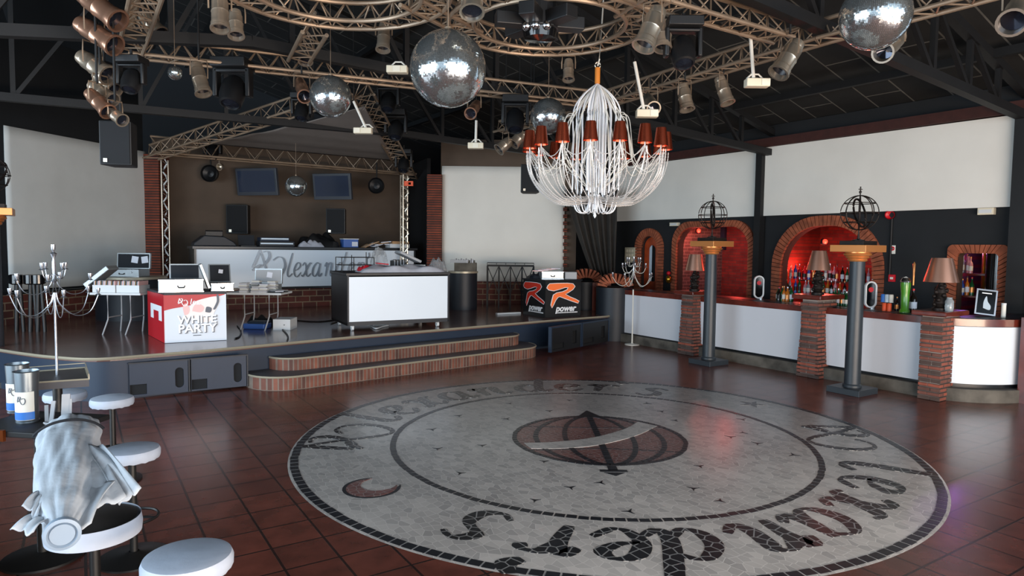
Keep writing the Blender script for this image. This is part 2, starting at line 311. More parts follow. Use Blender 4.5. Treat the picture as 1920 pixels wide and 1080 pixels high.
# --- riser hatches
fr=vplane(atz(240,748,0),atz(460,727,0))
def hatch(px0,px1,tops,bots,hole,vent,label):
    a=fr(px0,tops[0]);b=fr(px1,tops[1]);u=Vector((b-a).xy).normalized();n=Vector((u.y,-u.x)); L=(b-a).xy.length; zt=(a.z+b.z)/2; zb=.03
    root=thing('speaker_hatch',label,'hatch',(a.x+n.x*.0,a.y+n.y*.0,zb),math.atan2(u.y,u.x),'painted hatches in the stage front')
    H=zt-zb; hx=L*hole; g=G()
    ov=[(hx+.055*math.cos(t)*1.0,H*.47+(.085 if math.sin(t)>0 else -.085)+.055*math.sin(t)) for t in [2*math.pi*k/20 for k in range(20)]]
    rc=[(L*vent,.02),(L*vent+.2,.02),(L*vent+.2,.16),(L*vent,.16)]
    g.holed([(.01,0),(L-.01,0),(L-.01,H),(.01,H)],[ov,rc],lambda x,z,t:(x,t,z),-.03,-.005); g.obj('hatch_door','navy_panel',root,smooth=False)
    g=G(); g.bx(.005,L-.005,-.006,-.002,0,H+.005); g.obj('speaker_cloth','grille',root,smooth=False)
    g=G(); g.bx(L-.004,L+.014,-.045,0,0,H+.02); g.bx(0,L,-.04,0,H,H+.018); g.obj('frame','navy_dark',root,smooth=False)
hatch(240,353,(681,676),(745,738),.84,.02,'navy hatch with slotted opening, left one at the stage front')
hatch(356,462,(674,666),(737,728),.83,.02,'navy hatch with slotted opening, beside the curved brick steps')
fr2=vplane(atz(1040,663,0),atz(1140,643,0))
for px0,px1,lab in ((1030,1084,'black fronted subwoofer recessed in the stage right next to steps'),(1088,1136,'black fronted subwoofer recessed at the far right of stage front')):
    a=fr2(px0,618);b=fr2(px1,612);u=Vector((b-a).xy).normalized();L=(b-a).xy.length;H=.47
    root=thing('subwoofer',lab,'speaker',(a.x,a.y,.05),math.atan2(u.y,u.x),'subwoofers in the stage front')
    g=G(); g.holed([(0,0),(L,0),(L,H),(0,H)],[[(.05,.05),(L*.42,.05),(L*.42,.16),(.05,.16)],[(L*.72,.1),(L*.86,.1),(L*.86,.36),(L*.72,.36)]],lambda x,z,t:(x,t,z),-.06,-.02); g.obj('cabinet_front','black_plastic',root,smooth=False)
    g=G(); g.bx(.01,L-.01,-.03,-.01,.01,H-.01); g.obj('port','dark_void',root,smooth=False)
    g=G(); g.bx(-.03,0,-.07,0,0,H); g.bx(L,L+.03,-.07,0,0,H); g.bx(-.03,L+.03,-.07,0,H,H+.03); g.obj('surround','navy_panel',root,smooth=False)
# --- back left wall with sheet and brick plinth
def wallseg(name,P,Q,z0,z1,th,m,kind=True,lift=0):
    P=Vector(P[:2]);Q=Vector(Q[:2]);u=(Q-P).normalized();L=(Q-P).length
    g=G(); g.bx(0,L,0,th,z0,z1); o=g.obj(name,m,loc=(P.x,P.y,0),rz=math.atan2(u.y,u.x),smooth=False)
    if kind: struct(o)
    return o
PA=pl(5,12.3);PB=pl(272,15.8); dAB=(PB-PA).xy.normalized(); nAB=Vector((dAB.y,-dAB.x))
PX=(PA.xy-dAB*4.5)
wallseg('wall_left',PX,PB,0,6,.2,'black_wall')
q0=PX+nAB*.28;q1=PB.xy+nAB*.28
wallseg('baseboard_left',q0,q1,ZS,1.12,.27,'brick_xz')
wallseg('trim_1',q0,q1,1.12,1.15,.3,'black_top')
def sheet(name,label,P,Q,z0,z1,za=None,th=.03,m='white_sheet',wav=.012,f=.02):
    P=Vector(P[:2]);Q=Vector(Q[:2]);u=(Q-P).normalized();L=(Q-P).length; g=G(); za=za if za is not None else z1
    def fn(t,w):
        zt=z1+(za-z1)*t; z=z0+(zt-z0)*w
        return (t*L,-.03-wav*math.sin(t*9)*math.sin(w*3.1)-wav*.6*math.sin(w*14+t*5)*.3,z)
    g.grid(fn,30,14); o=g.obj(name,m,loc=(P.x,P.y,0),rz=math.atan2(u.y,u.x),solid=.02); tag(o,label,'screen'); return o
S0=atz(0,0,5); fl=vplane(PA,PB)
a=fl(4,235);b=fl(272,285);c=fl(11,545)
sheet('projection_sheet','pale blue-grey fabric screen covering the left wall behind the candelabra',a,b,c.z,a.z,b.z)
# --- left pillar, canopy alcove, DJ platform
def pillar(name,px0,px1,d,depth,z1,n):
    a=pl(px0,d);b=pl(px1,d); o=G().bx(0,(b-a).length,0,depth,1.0,z1).obj(name,'pillar_brick',loc=(a.x,a.y,0),rz=0,smooth=False); struct(o); return o
pillar('trim_2',271.5,300,15.75,.5,4.15,0)
pr=pillar('trim_3',800,827.5,17.65,.4,3.95,0)
BY=18.4
def wY(px,Y=BY): return atY(px,460,Y)
wallseg('wall_alcove',wY(290),wY(770),.9,4.6,.15,'brown_wall')
wallseg('wall_alcove_left',pl(296,16.1),wY(298),.9,4.4,.1,'brown_wall')
wallseg('wall_alcove_right',wY(762),pl(800,17.9),.5,4.4,.1,'dark_void')
wallseg('wall_back',pl(-900,22.5),pl(1400,22.5),0,9,.2,'roof_black')
# platform of brick
pf0=atY(285,560,16.4);pf1=atY(800,560,16.4)
u=(pf1-pf0).xy; g=G(); g.bx(0,u.length,0,3.2,ZS,1.04); struct(g.obj('trim_4','brick_xz',loc=(pf0.x,pf0.y,0),rz=math.atan2(u.y,u.x),smooth=False))
# right angled wall
PR0=pl(826,17.9);PR1=pl(1056,17.9)
wallseg('wall_right_back',PR0,pl(1080,17.9),0,4.9,.15,'brown_wall')
fp=vplane(PR0,PR1)
sheet('projection_board','cream white square screen panel right of the brick pillar',fp(828,527)-Vector((0,.03,0)),fp(1056,527)-Vector((0,.03,0)),fp(900,527).z,fp(900,312.5).z,wav=.002,m='white_board')
wallseg('baseboard_right',pl(845,17.6),pl(1062,17.6),ZS,1.17,.3,'brick_xz')
g=G()
for k in range(14):
    p=fp(1059,380+k*13); g.box((p.x,p.y-.1,p.z),(.1,.08,.09))
struct(g.obj('trim_5','pillar_brick'))
# dark drape wall between back wall and bar
wallseg('wall_corner',pl(1078,19.5),pl(1175,19.5),0,5,.1,'dark_void')
g=G()
pt0=pl(1058,16.9);pt1=pl(1158,16.6)
def drape(t,w):
    z=3.55-w*2.35; x0=pt0.x+(pt1.x-pt0.x)*(t*(1-.72*w**1.3)+ .72*w**1.3+ t*0) ; x0=pt0.x+(pt1.x-pt0.x)*(.62*w**1.2+(1-.62*w**1.2)*t)
    return (x0,pt0.y+.07*math.sin(t*42+w*2)+.04*math.sin(t*17+w*4),z)
g.grid(drape,90,20); o=g.obj('drape','curtain',solid=.01); tag(o,'dark grey curtain gathered to the right of the cream screen','curtain')
# curved half-walls with fanned brick caps
def fanwall(name,label,px,py,d,rad,z0,h,a0,a1):
    p=at(px,py,d); root=thing(name,label,'half wall',(p.x,p.y,z0))
    g=G(); g.lathe([(0,0),(rad,0),(rad,h),(0,h)],20,(0,0,0)); g.obj('curved_base','navy_dark',root)
    g=G(); n=11
    for k in range(n):
        a=R(a0+(a1-a0)*k/(n-1)); g.box((math.cos(a)*rad*.72,0+.0,h+math.sin(a)*rad*.45+.02),(rad*.52,rad*.8,.052),ry=-a)
    g.obj('brick_fan','arch_brick',root,smooth=False)
fanwall('curved_half_wall','dark curved half wall with brick fan cap behind the logo table',1098,527,16.6,.42,ZS,.68,10,170)
fanwall('curved_half_wall','dark curved half wall with brick fan cap beside the bar counter',1152,540,15.4,.42,.0,1.2,10,170)
g=G(); pp=pl(1128,16.2); g.bx(pp.x-.35,pp.x+.25,pp.y,pp.y+.3,0,1.25); struct(g.obj('trim_6','door_wood',smooth=False))
# --- roof
def wobj(name,gf,m,**k):
    return struct(gf.obj(name,m,loc=(0,0,0),rz=PSI,smooth=False,**k))
g=G(); vs=[(12.9,-6,4.55),(12.9,22,4.55),(2,22,7.6),(2,-6,7.6)]; g.add(vs+[(x,y,z+.1) for x,y,z in vs],[(0,1,2,3),(7,6,5,4),(0,4,5,1),(1,5,6,2),(2,6,7,3),(3,7,4,0)]); wobj('ceiling',g,'roof_tile')
g=G(); vs=[(2,-6,7.6),(2,22,7.6),(-8,22,4.9),(-8,-6,4.9)]; g.add(vs+[(x,y,z+.1) for x,y,z in vs],[(0,1,2,3),(7,6,5,4),(0,4,5,1),(1,5,6,2),(2,6,7,3),(3,7,4,0)]); wobj('ceiling_left',g,'roof_black')
g=G(); g.bx(-8.2,-8,6,22,0,8); wobj('wall_side',g,'dark_void')
g=G(); g.bx(12.9,13.1,-6,1.6,0,5); wobj('wall_near_right',g,'black_wall')
for i,Y in enumerate((13.6,9.02,4.52,-.1)):
    g=G(); bc=[(-7,4.3),(-.7,4.3),(1.9,4.62),(6,4.5),(12.35,4.12)]
    if Y<9: bc=[(-7,4.4),(1.9,4.85),(6,4.62),(12.35,4.18)]
    if Y>13: bc=[(-7,4.3),(6,4.5),(12.35,4.3)]
    for a,b in zip(bc,bc[1:]): g.bar((a[0],Y,a[1]),(b[0],Y,b[1]),.13,.13)
    tcd=[(12.6,4.45),(2,7.4),(-7,5.0)]
    for a,b in zip(tcd,tcd[1:]): g.bar((a[0],Y,a[1]),(b[0],Y,b[1]),.12,.12)
    def zb(x):
        for a,b in zip(bc,bc[1:]):
            if a[0]<=x<=b[0]: return a[1]+(b[1]-a[1])*(x-a[0])/(b[0]-a[0])
    def zt(x): return 7.4+(4.45-7.4)*(x-2)/10.6 if x>2 else 7.4+(5.0-7.4)*(2-x)/9
    xs=[-6.2,-4.4,-2.6,-.8,1,2.4,4,5.5,6.9,8.2,9.4,10.4,11.3]
    for k,x in enumerate(xs):
        g.bar((x,Y,zb(x)),(x,Y,zt(x)),.07,.07)
        if k<len(xs)-1:
            x2=xs[k+1]; g.bar((x,Y,zt(x)) if x>1 else (x,Y,zb(x)),(x2,Y,zb(x2)) if x>1 else (x2,Y,zt(x2)),.06,.06)
    wobj('roof_frame',g,'black_steel')
g=G()
for x,z in ((11,4.85),(8.4,5.6),(5.6,6.4),(2.8,7.2),(-1,6.4),(-4,5.6)): g.bx(x-.05,x+.05,-6,22,z,z+.12)
wobj('roof_purlins',g,'black_steel')
# ================================================================ BAR
XW=12.3; XB=10.35
def bw(px,py,X=XW): return old(atX(px,py,X))
def arc_pts(y0,y1,zb,zs,n=16,flat=0.0):
    """arch outline from zb up to springing zs and a half round over the width; flat = straight top fraction"""
    w=(y1-y0)/2*(1-flat); o=[(y0,zb)]
    for k in range(n//2+1): a=math.pi/2*k/(n//2); o.append((y0+w-w*math.cos(a),zs+w*math.sin(a)))
    for k in range(n//2+1): a=math.pi/2*k/(n//2); o.append((y1-w+w*math.sin(a),zs+w*math.cos(a)))
    return o+[(y1,zb)]
ys={}
def yz(px,py): p=bw(px,py); return p.y,p.z
A1a=yz(1244,500)[0];A1b=yz(1192,500)[0];z1t=yz(1218,428)[1]      # door arch
A2a=yz(1415,480)[0];A2b=yz(1262,480)[0];z2t=yz(1340,414)[1]
A3a=yz(1658,520)[0];A3b=yz(1449,520)[0];z3t=yz(1555,404)[1]
A4a=yz(1893,500)[0];A4b=yz(1778,500)[0];z4t=yz(1850,459)[1]
bt=.24
arches=[]
for (ya,yb,zt_,fl_,b_) in ((A1a,A1b,z1t,0,.2),(A2a,A2b,z2t,.55,.14),(A3a,A3b,z3t,.12,.2),(A4a,A4b,z4t,.8,.14)):
    w=(yb-ya)/2*(1-fl_); arches.append((arc_pts(ya,yb,.95,zt_-w,18,fl_),arc_pts(ya+b_,yb-b_,.95,zt_-b_-(yb-ya-2*b_)/2*(1-fl_),18,fl_)))
g=G(); g.holed([(3.0,0),(13.95,0),(13.95,4.7),(3.0,4.7)],[a[0] for a in arches],lambda y,z,t:(XW+t,y,z),0,.18); wobj('wall_bar',g,'black_wall')
for i,(o_,i_) in enumerate(arches):
    n=len(o_); root=None; g=G()
    # radial bricks following the arch
    for k in range(n-1):
        L=math.hypot(o_[k+1][0]-o_[k][0],o_[k+1][1]-o_[k][1]); m_=max(1,int(L/.075))
        for j in range(m_):
            t0=(j+.08)/m_;t1=(j+.92)/m_
            q=[tuple(o_[k][c]+(o_[k+1][c]-o_[k][c])*t for c in(0,1)) for t in(t0,t1)]+[tuple(i_[k][c]+(i_[k+1][c]-i_[k][c])*t for c in(0,1)) for t in(t1,t0)]
            g.prism(q,0,.1,lambda y,z,t:(XW-.06+t,y,z))
    g.prism([(0,0),(0.001,0),(0,.001)],0,.001,lambda y,z,t:(XW,A1a,1))
    wobj('trim_%d'%(7+i),g,'arch_brick')
    g=G(); g.holed(o_,[i_],lambda y,z,t:(XW+t,y,z),.0,.08 if i==0 else .2); wobj('trim_%d'%(11+i),g,'mortar_warm')
# rooms behind the arches: back walls and shelves
g=G(); g.bx(14.4,14.5,3,14,0,4.2); wobj('wall_bar_rear',g,'brick_red')
g=G(); g.bx(12.4,14.6,3,14,3.05,3.15); wobj('ceiling_bar_rear',g,'dark_void')
for y in (A3b+.35,A2b+.3,A4b+.3,3.2):
    g=G(); g.bx(12.5,14.4,y-.05,y+.05,0,3.1); wobj('wall_bar_divider',g,'brick_grey' if y==A2b+.3 else 'brick_red')
g=G(); g.bx(XW-.02,12.75,3.3,13.9,0,.95); wobj('wall_bar_sill',g,'black_wall')
# oak door in the first arch
ym=(A1a+A1b)/2; root=thing('arched_door','reddish wooden arched door with tall glass pane left of bar','door',W(XW+.09,ym,0),PSI); dw=(A1b-A1a)/2-.22
g=G(); zs=z1t-.22-dw; gl=arc_pts(-dw*.42,dw*.42,1.25,zs-.05,12); g.holed([(-dw,0)]+arc_pts(-dw,dw,.0,zs,14)[1:-1]+[(dw,0)],[gl],lambda y,z,t:(t,y,z),0,.06); g.obj('door_leaf','door_wood',root)
g=G(); g.prism(gl,.02,.03,lambda y,z,t:(t,y,z)); g.obj('glass_pane','glass_pane',root)
g=G(); g.bx(.012,.018,-dw*.42,dw*.05,1.25,zs+.1); g.obj('door_shadow_panel','dark_void',root)  # dark sheet over part of the glass, standing in for shade
# white boards above
for i,(pts,lab) in enumerate((((1155.5,417.5,1416.5),'long cream board above the bar, left of the steel post'),((1432,402,1903),'long cream board above the bar, right of the steel post'))):
    p0=bw(pts[0],pts[1],XW-.05);p1=bw(pts[2],400,XW-.05); zt0=4.22; zb0=2.81
    g=G(); vs=[(0,0,zb0),(0,p0.y-p1.y,zb0),(0,p0.y-p1.y,zt0+.02),(0,0,zt0)]; g.add(vs+[(.04,y,z) for _,y,z in vs],[(3,2,1,0),(4,5,6,7),(0,1,5,4),(1,2,6,5),(2,3,7,6),(3,0,4,7)])
    o=g.obj('wall_board','white_board',loc=W(XW-.09,p1.y,0),rz=PSI,smooth=False); tag(o,lab,'board','cream boards over the bar')
    if i==0:
        pass
g=G(); g.bx(XW-.16,XW-.02,3,13.95,4.24,4.42); wobj('trim_15',g,'red_beam')
for px in (1424,1914):
    p=bw(px,400,XW-.12); g=G(); w=.075 if px<1500 else .12; g.bx(XW-.2,XW-.04,p.y-w,p.y+w,0,4.25); wobj('steel_post',g,'black_steel')
# counter
CYA,CYB=4.85,11.45; ZT=1.16
root=thing('bar_counter','long bar counter with white panels and dark red wooden rim','bar',W(XB,CYA,0),PSI)
Lc=CYB-CYA
g=G(); g.bx(.03,.12,0,Lc,.2,ZT-.07); g.obj('counter_frame','dark_void',root,smooth=False)
ct=thing('bar_worktop','continuous dark red-brown wooden bar top running under the lamps','worktop',W(XB,CYA,0),PSI)
# right end curves away
endc=[]; 
e0=old(atz(1740,742,0)); prof=[(0,0)]
curve=[(XB,CYA+.05),(XB+.05,CYA-.25),(XB+.25,CYA-.52),(XB+.6,CYA-.75),(XB+1.1,CYA-.9),(XB+1.75,CYA-.98)]
cs=[Vector(p) for p in spline(curve,5)]
def strip(g,pts,off,z0,z1,th):
    """vertical curved strip"""
    n=len(pts); A=[];B=[]
    for i,p in enumerate(pts):
        a=pts[max(i-1,0)];b=pts[min(i+1,n-1)];t=(b-a).normalized();nn=Vector((t.y,-t.x)); A.append(p+nn*off);B.append(p+nn*(off-th))
    vs=[]
    for p,q in zip(A,B): vs+=[(p.x,p.y,z0),(p.x,p.y,z1),(q.x,q.y,z1),(q.x,q.y,z0)]
    fs=[]
    for i in range(n-1):
        b=4*i
        for k in range(4): k2=(k+1)%4; fs.append((b+k,b+4+k,b+4+k2,b+k2))
    fs+=[(0,1,2,3),(4*n-1,4*n-2,4*n-3,4*n-4)]
    g.add(vs,fs)
full=[Vector((XB,CYB)),Vector((XB,CYA+.3))]+cs
g=G(); strip(g,full,.06,ZT-.1,ZT,.1); strip(g,full,.0,ZT-.03,ZT,.62)
g.v=[W(v.x,v.y,v.z) for v in g.v]; g.obj('counter_top','wood_red',ct,world=True,smooth=True)
g=G(); strip(g,full,-.1,ZT,ZT+.006,.4); g.v=[W(v.x,v.y,v.z) for v in g.v]; g.obj('inset_mat','black_top',ct,world=True)
g=G(); strip(g,full,.14,0,.18,.3); g.v=[W(v.x,v.y,v.z) for v in g.v]; g.obj('stone_kerb','concrete',root,world=True,smooth=False)
g=G(); strip(g,full,.0,.18,ZT-.1,.06); g.v=[W(v.x,v.y,v.z) for v in g.v]; g.obj('counter_body','black_top',root,world=True)
def yb(px,py=640): return old(atX(px,py,XB)).y
for i,(pa,pb,zt_,zb_,lab) in enumerate(((1165,1283,1.06,.2,'far left white bar front panel, behind the tall candelabra'),(1310,1504,1.08,.22,'white bar front panel between the two left piers'),(1536,1741,1.08,.22,'white bar front panel behind the large black column'))):
    ya,yc=yb(pb),yb(pa); g=G(); g.bx(-.03,.0,.0,yc-ya,zb_,zt_); o=g.obj('bar_front_panel','bar_panel',loc=W(XB-.02,ya,0),rz=PSI,smooth=False,bevel=.004); tag(o,lab,'panel','white panels on the bar front')
g=G(); strip(g,cs[4:],.035,.24,1.05,.03); g.v=[W(v.x,v.y,v.z) for v in g.v]; o=g.obj('bar_front_panel','white_panel'); tag(o,'curved bright white panel at the right end of the bar','panel','white panels on the bar front')
# piers
def pier(px,py,label,w,flare,cap,zt=1.22):
    p=old(atz(px,py,0)); root=thing('brick_pier',label,'pier',W(XB+.02,p.y,0),PSI,'brick piers of the bar')
    g=G(); n=int(zt/.062)
    for k in range(n):
        z=k*.062; t=z/zt; ww=w*(1+flare*max(0,(.62-t))*1.1)+(.28*w*max(0,(t-.8)/.2) if cap<0 else 0); off=random.uniform(-.008,.008); dd=.36
        for j in range(2):
            y0=-ww/2+ww/2*j+(.02 if k%2 else -.02)*j
            y1=-ww/2+ww/2*(j+1)+(.02 if k%2 else -.02)*(1-j)
            g.bx(-.2-dd*0.3+off,.2,y0+.003,y1-.003,z+.004,z+.058)
    g.obj('brickwork','pier_brick',root,smooth=False,bevel=.004)
    g=G(); g.bx(-.3,.2,-w/2+.02,w/2-.02,.01,zt-.01); g.obj('mortar','brick_grey',root,smooth=False)
    g=G(); cw=abs(cap)*w; g.bx(-.42,.26,-cw/2,cw/2,zt,zt+.07); g.obj('cap_slab','wood_red',root,smooth=False,bevel=.015)
    return root,p,zt+.07
pA=pier(1298,664,'slanting brick pier at the far end of the bar',.3,.6,1.7,1.2)
pB=pier(1512,708,'brick pier flaring to its base, between the two black columns',.3,.55,-1.75,1.3)
pC=pier(1767,744,'straight brick pier at the right end of the bar',.3,0,1.55,1.2)
# table lamps with metallic shades on piers
def lamp(px_c,pier_,label,hs,r0,r1,shade,sc=1):
    root=thing('table_lamp',label,'lamp',W(XB-.08,pier_[1].y,pier_[2]),PSI)
    g=G(); g.lathe([(0,0),(.10,0),(.10,.03),(.06,.05),(.085,.1),(.07,.16),(.05,.2),(.075,.25),(.055,.32),(.03,.38),(.02,.42),(.01,.5),(0,.5)],14)
    for k in range(14):
        a=k*2.4; z=.06+.022*k; g.sphere((.07*math.cos(a),.07*math.sin(a),z),.032,8,6)
    g.obj('sculpted_base','iron',root)
    g=G(); z0=.40*sc; g.lathe([(r0,z0),(r1,z0+hs),(r1-.004,z0+hs),(r0-.004,z0),(r0,z0)],32); g.obj('lamp_shade',shade,root,ang=50)
    return root
lamp(1300,pA,'copper shaded table lamp on the far pier, partly behind the first black column',.32,.19,.12,'rose_gold')
lamp(1530,pB,'copper shaded table lamp on the flaring pier before the red arch',.32,.19,.11,'rose_gold')
lamp(1776,pC,'wide copper shaded lamp with ornate glass base at the bar end',.34,.22,.13,'rose_gold')
# arch lighting fixtures, red and purple
for (px,py,X,c_,pw,lab) in ((1309,432,13.0,'red_glow',26,'small red lamp glowing inside the wide arch of the bar'),(1545,452,13.2,'red_glow',30,'red lamp glowing high inside the round bottle arch')):
    p=atX(px,py,X); root=thing('red_spotlight',lab,'lamp',p)
    G().lathe([(0,.05),(.05,.05),(.07,0),(.07,-.06),(.03,-.09),(0,-.09)],14).obj('housing','black_plastic',root)
    G().sphere((0,-.05,-.01),.05,12,8).obj('red_lens','red_glow',root)
    point('red_spot_glow',p+Vector((0,-.15,-.12)),pw,(1,.10,.07),.08)
point('arch_red_low',atX(1500,500,13.4),14,(1,.12,.08),.1); point('arch_wide_red',atX(1385,460,13.3),22,(1,.08,.06),.1)
point('shelf_purple',atX(1810,470,13.1),16,(.55,.2,1),.05); point('shelf_warm',atX(1852,472,12.9),5,(1,.75,.35),.05)
# ================================================================ FLOOR MEDALLION
MC=(4.79,5.60); med=thing('floor_medallion','huge round pale stone mosaic inlaid in the tiled dance floor','mosaic',W(MC[0],MC[1],0),PSI)
RO,RI=3.24,2.24
g=G(); g.lathe([(0,.004),(RO,.004),(RO+.02,0)],160); g.obj('pale_mosaic','mosaic_pale',med)
def ringpieces(name,r,w,n,m='mosaic_dark',jit=.004,cx=0,cy=0,parent=med,h=.0065):
    g=G()
    for k in range(n):
        a0=2*math.pi*(k+.07)/n;a1=2*math.pi*(k+.93)/n; j=random.uniform(-jit,jit); q=[]
        for rr,aa in((r-w/2,a0),(r+w/2,a0+random.uniform(-.12,.12)/n),(r+w/2,a1),(r-w/2,a1)): q.append((cx+(rr+j)*math.cos(aa),cy+(rr+j)*math.sin(aa)))
        g.prism(q,.003,h)
    return g.obj(name,m,parent,smooth=False)
mat('tessera_black','#1a1e25',.3,noise=.2,nscale=6); mat('tessera_line','#1a1e25',.3)
ringpieces('outer_ring',RO-.04,.075,190,'tessera_black'); ringpieces('inner_ring',RI,.06,150,'tessera_black')
def polar(a0,r0,s):
    """glyph coordinates to a letter standing on radius r0 around angle a0 (reading clockwise)"""
    def f(x,y,t):
        r=r0+y*s; a=R(a0)-(x-.5)*s/2.65; return (r*math.cos(a),r*math.sin(a),t)
    return f
word="@lexander's"
for off in ([145,130,120.5,109.5,98,86,71.5,58.5,47.5,39.5,32],[-33,-53.5,-65,-77,-90,-102,-117,-128,-138.5,-144.5,-151]):
    for ch,a in zip(word,off):
        s=.48 if ch!='@' else .40; g=G(); f=polar(a+(9 if ch=='@' else 0),2.42,s); glyph(g,ch,f,.003,.0068,.09 if ch!='@' else .1,.29 if ch!='@' else .24); g.obj('mosaic_letter','mosaic_dark',med,smooth=False)
# globe
gr=.93; g=G(); g.lathe([(0,.0052),(gr,.0052),(gr,.003)],72); g.obj('globe_disc','mosaic_red',med)
ringpieces('globe_outline',gr,.05,70,'tessera_black',h=.0085)
ax=R(57); ca,sa=math.cos(ax),math.sin(ax)
def gx(u,v,t): return (u*sa+v*ca,-u*ca+v*sa,t)     # v along the axis, u across
def dash(g,pts,w,t0,t1,ln=.09):
    for a,b in zip(pts,pts[1:]):
        L=math.hypot(b[0]-a[0],b[1]-a[1]);n=max(1,round(L/ln));dx,dy=(b[0]-a[0])/L,(b[1]-a[1])/L
        for k in range(n):
            s0=L*(k+.06)/n;s1=L*(k+.94)/n
            g.prism([(a[0]+dx*s0-dy*w/2,a[1]+dy*s0+dx*w/2),(a[0]+dx*s0+dy*w/2,a[1]+dy*s0-dx*w/2),(a[0]+dx*s1+dy*w/2,a[1]+dy*s1-dx*w/2),(a[0]+dx*s1-dy*w/2,a[1]+dy*s1+dx*w/2)],t0,t1,gx)
g=G()
for e in(-.75,-.4,0,.4,.75):
    pts=[(e*gr*math.cos(t),gr*math.sin(t)) for t in [math.pi*(-.5+k/16) for k in range(17)]]
    dash(g,pts,.055 if e else .07,.004,.0082)
for v in(-.5,.5):
    x=math.sqrt(gr*gr-v*v*gr*gr); dash(g,[(-x,v*gr-.03),(0,v*gr*.86),(x,v*gr-.03)],.02,.004,.008)
g.obj('globe_lines','tessera_black',med,smooth=False)
def mloc(px,py): q=old(atz(px,py)); return (q.x-MC[0],q.y-MC[1])
up_=spline([mloc(*p) for p in ((983,832),(1040,830),(1110,822),(1170,806),(1196,792))],5); dn=spline([mloc(*p) for p in ((1232,800),(1190,819),(1120,836),(1050,842),(996,842))],5)
g=G(); g.prism(up_+dn,.004,.0092); g.obj('globe_band','mosaic_pale',med,smooth=False)
g=G(); g.prism([(-.13,gr+.02),(0,gr+.3),(.13,gr+.02)],.003,.0075,gx); g.obj('globe_arrow_head','tessera_black',med,smooth=False); g=G(); g.prism([(-.045,-gr-.02),(-.045,-gr-.16),(.045,-gr-.16),(.045,-gr-.02)],.003,.0075,gx)
g.prism([(-.13,-gr-.14),(-.13,-gr-.2),(.13,-gr-.2),(.13,-gr-.14)],.003,.0075,gx); g.prism([(-.1,-gr-.22),(0,-gr-.31),(.1,-gr-.22)],.003,.0075,gx); g.obj('globe_arrow_tail','tessera_black',med,smooth=False)
# moon and star
def crescent(c,rad,k,rot_,s=1):
    o=[(rad*math.cos(a),rad*math.sin(a)) for a in [R(40+280*i/20) for i in range(21)]]
    x0=rad*math.cos(R(40));y0=rad*math.sin(R(40)); cx2=rad*k; r2=math.hypot(x0-cx2,y0); a2=math.atan2(y0,x0-cx2)
    o+=[(cx2+r2*math.cos(a),r2*math.sin(a)) for a in [2*math.pi-a2-(2*math.pi-2*a2)*i/16 for i in range(1,16)]]
    return [(c[0]+s*(x*math.cos(rot_)-y*math.sin(rot_)),c[1]+s*(x*math.sin(rot_)+y*math.cos(rot_))) for x,y in o]
mc=old(atz(697,915)); mcx,mcy=mc.x-MC[0],mc.y-MC[1]
g=G(); g.prism(crescent((mcx,mcy),.25,.42,R(28)),.003,.0062); g.obj('crescent_rim','tessera_black',med,smooth=False)
g=G(); g.prism(crescent((mcx,mcy),.218,.42,R(28)),.003,.0075); g.obj('crescent_fill','mosaic_red',med,smooth=False)
g=G(); sc=old(atz(1410,758)); g.prism([(sc.x-MC[0]+(.19 if k%2==0 else .07)*math.cos(R(20+36*k)),sc.y-MC[1]+(.19 if k%2==0 else .07)*math.sin(R(20+36*k))) for k in range(10)],.003,.0062); g.obj('five_point_star','mosaic_dark',med,smooth=False)
g=G()
for px,py in ((863,888),(904,836),(1020,866),(1003,939),(1126,906),(955,757),(860,780),(1068,751),(1213,757),(1266,789),(1370,820),(1300,917),(1312,875),(1488,854),(1030,771),(1240,772),(1392,787),(950,786),(810,806),(1350,940),(820,842),(1420,832),(1180,960),(1070,915),(1393,812)):
    q=old(atz(px,py)); cx_,cy_=q.x-MC[0],q.y-MC[1]; a0=random.uniform(0,6); s=random.uniform(.05,.075)
    for k in range(3):
        a=a0+k*2.09; g.prism([(cx_+.012*math.cos(a+1.6),cy_+.012*math.sin(a+1.6)),(cx_+s*math.cos(a),cy_+s*math.sin(a)),(cx_+.014*math.cos(a-1.6),cy_+.014*math.sin(a-1.6))],.003,.0066)
o=g.obj('scattered_small_stars','tessera_black',med,smooth=False); o['kind']='stuff'
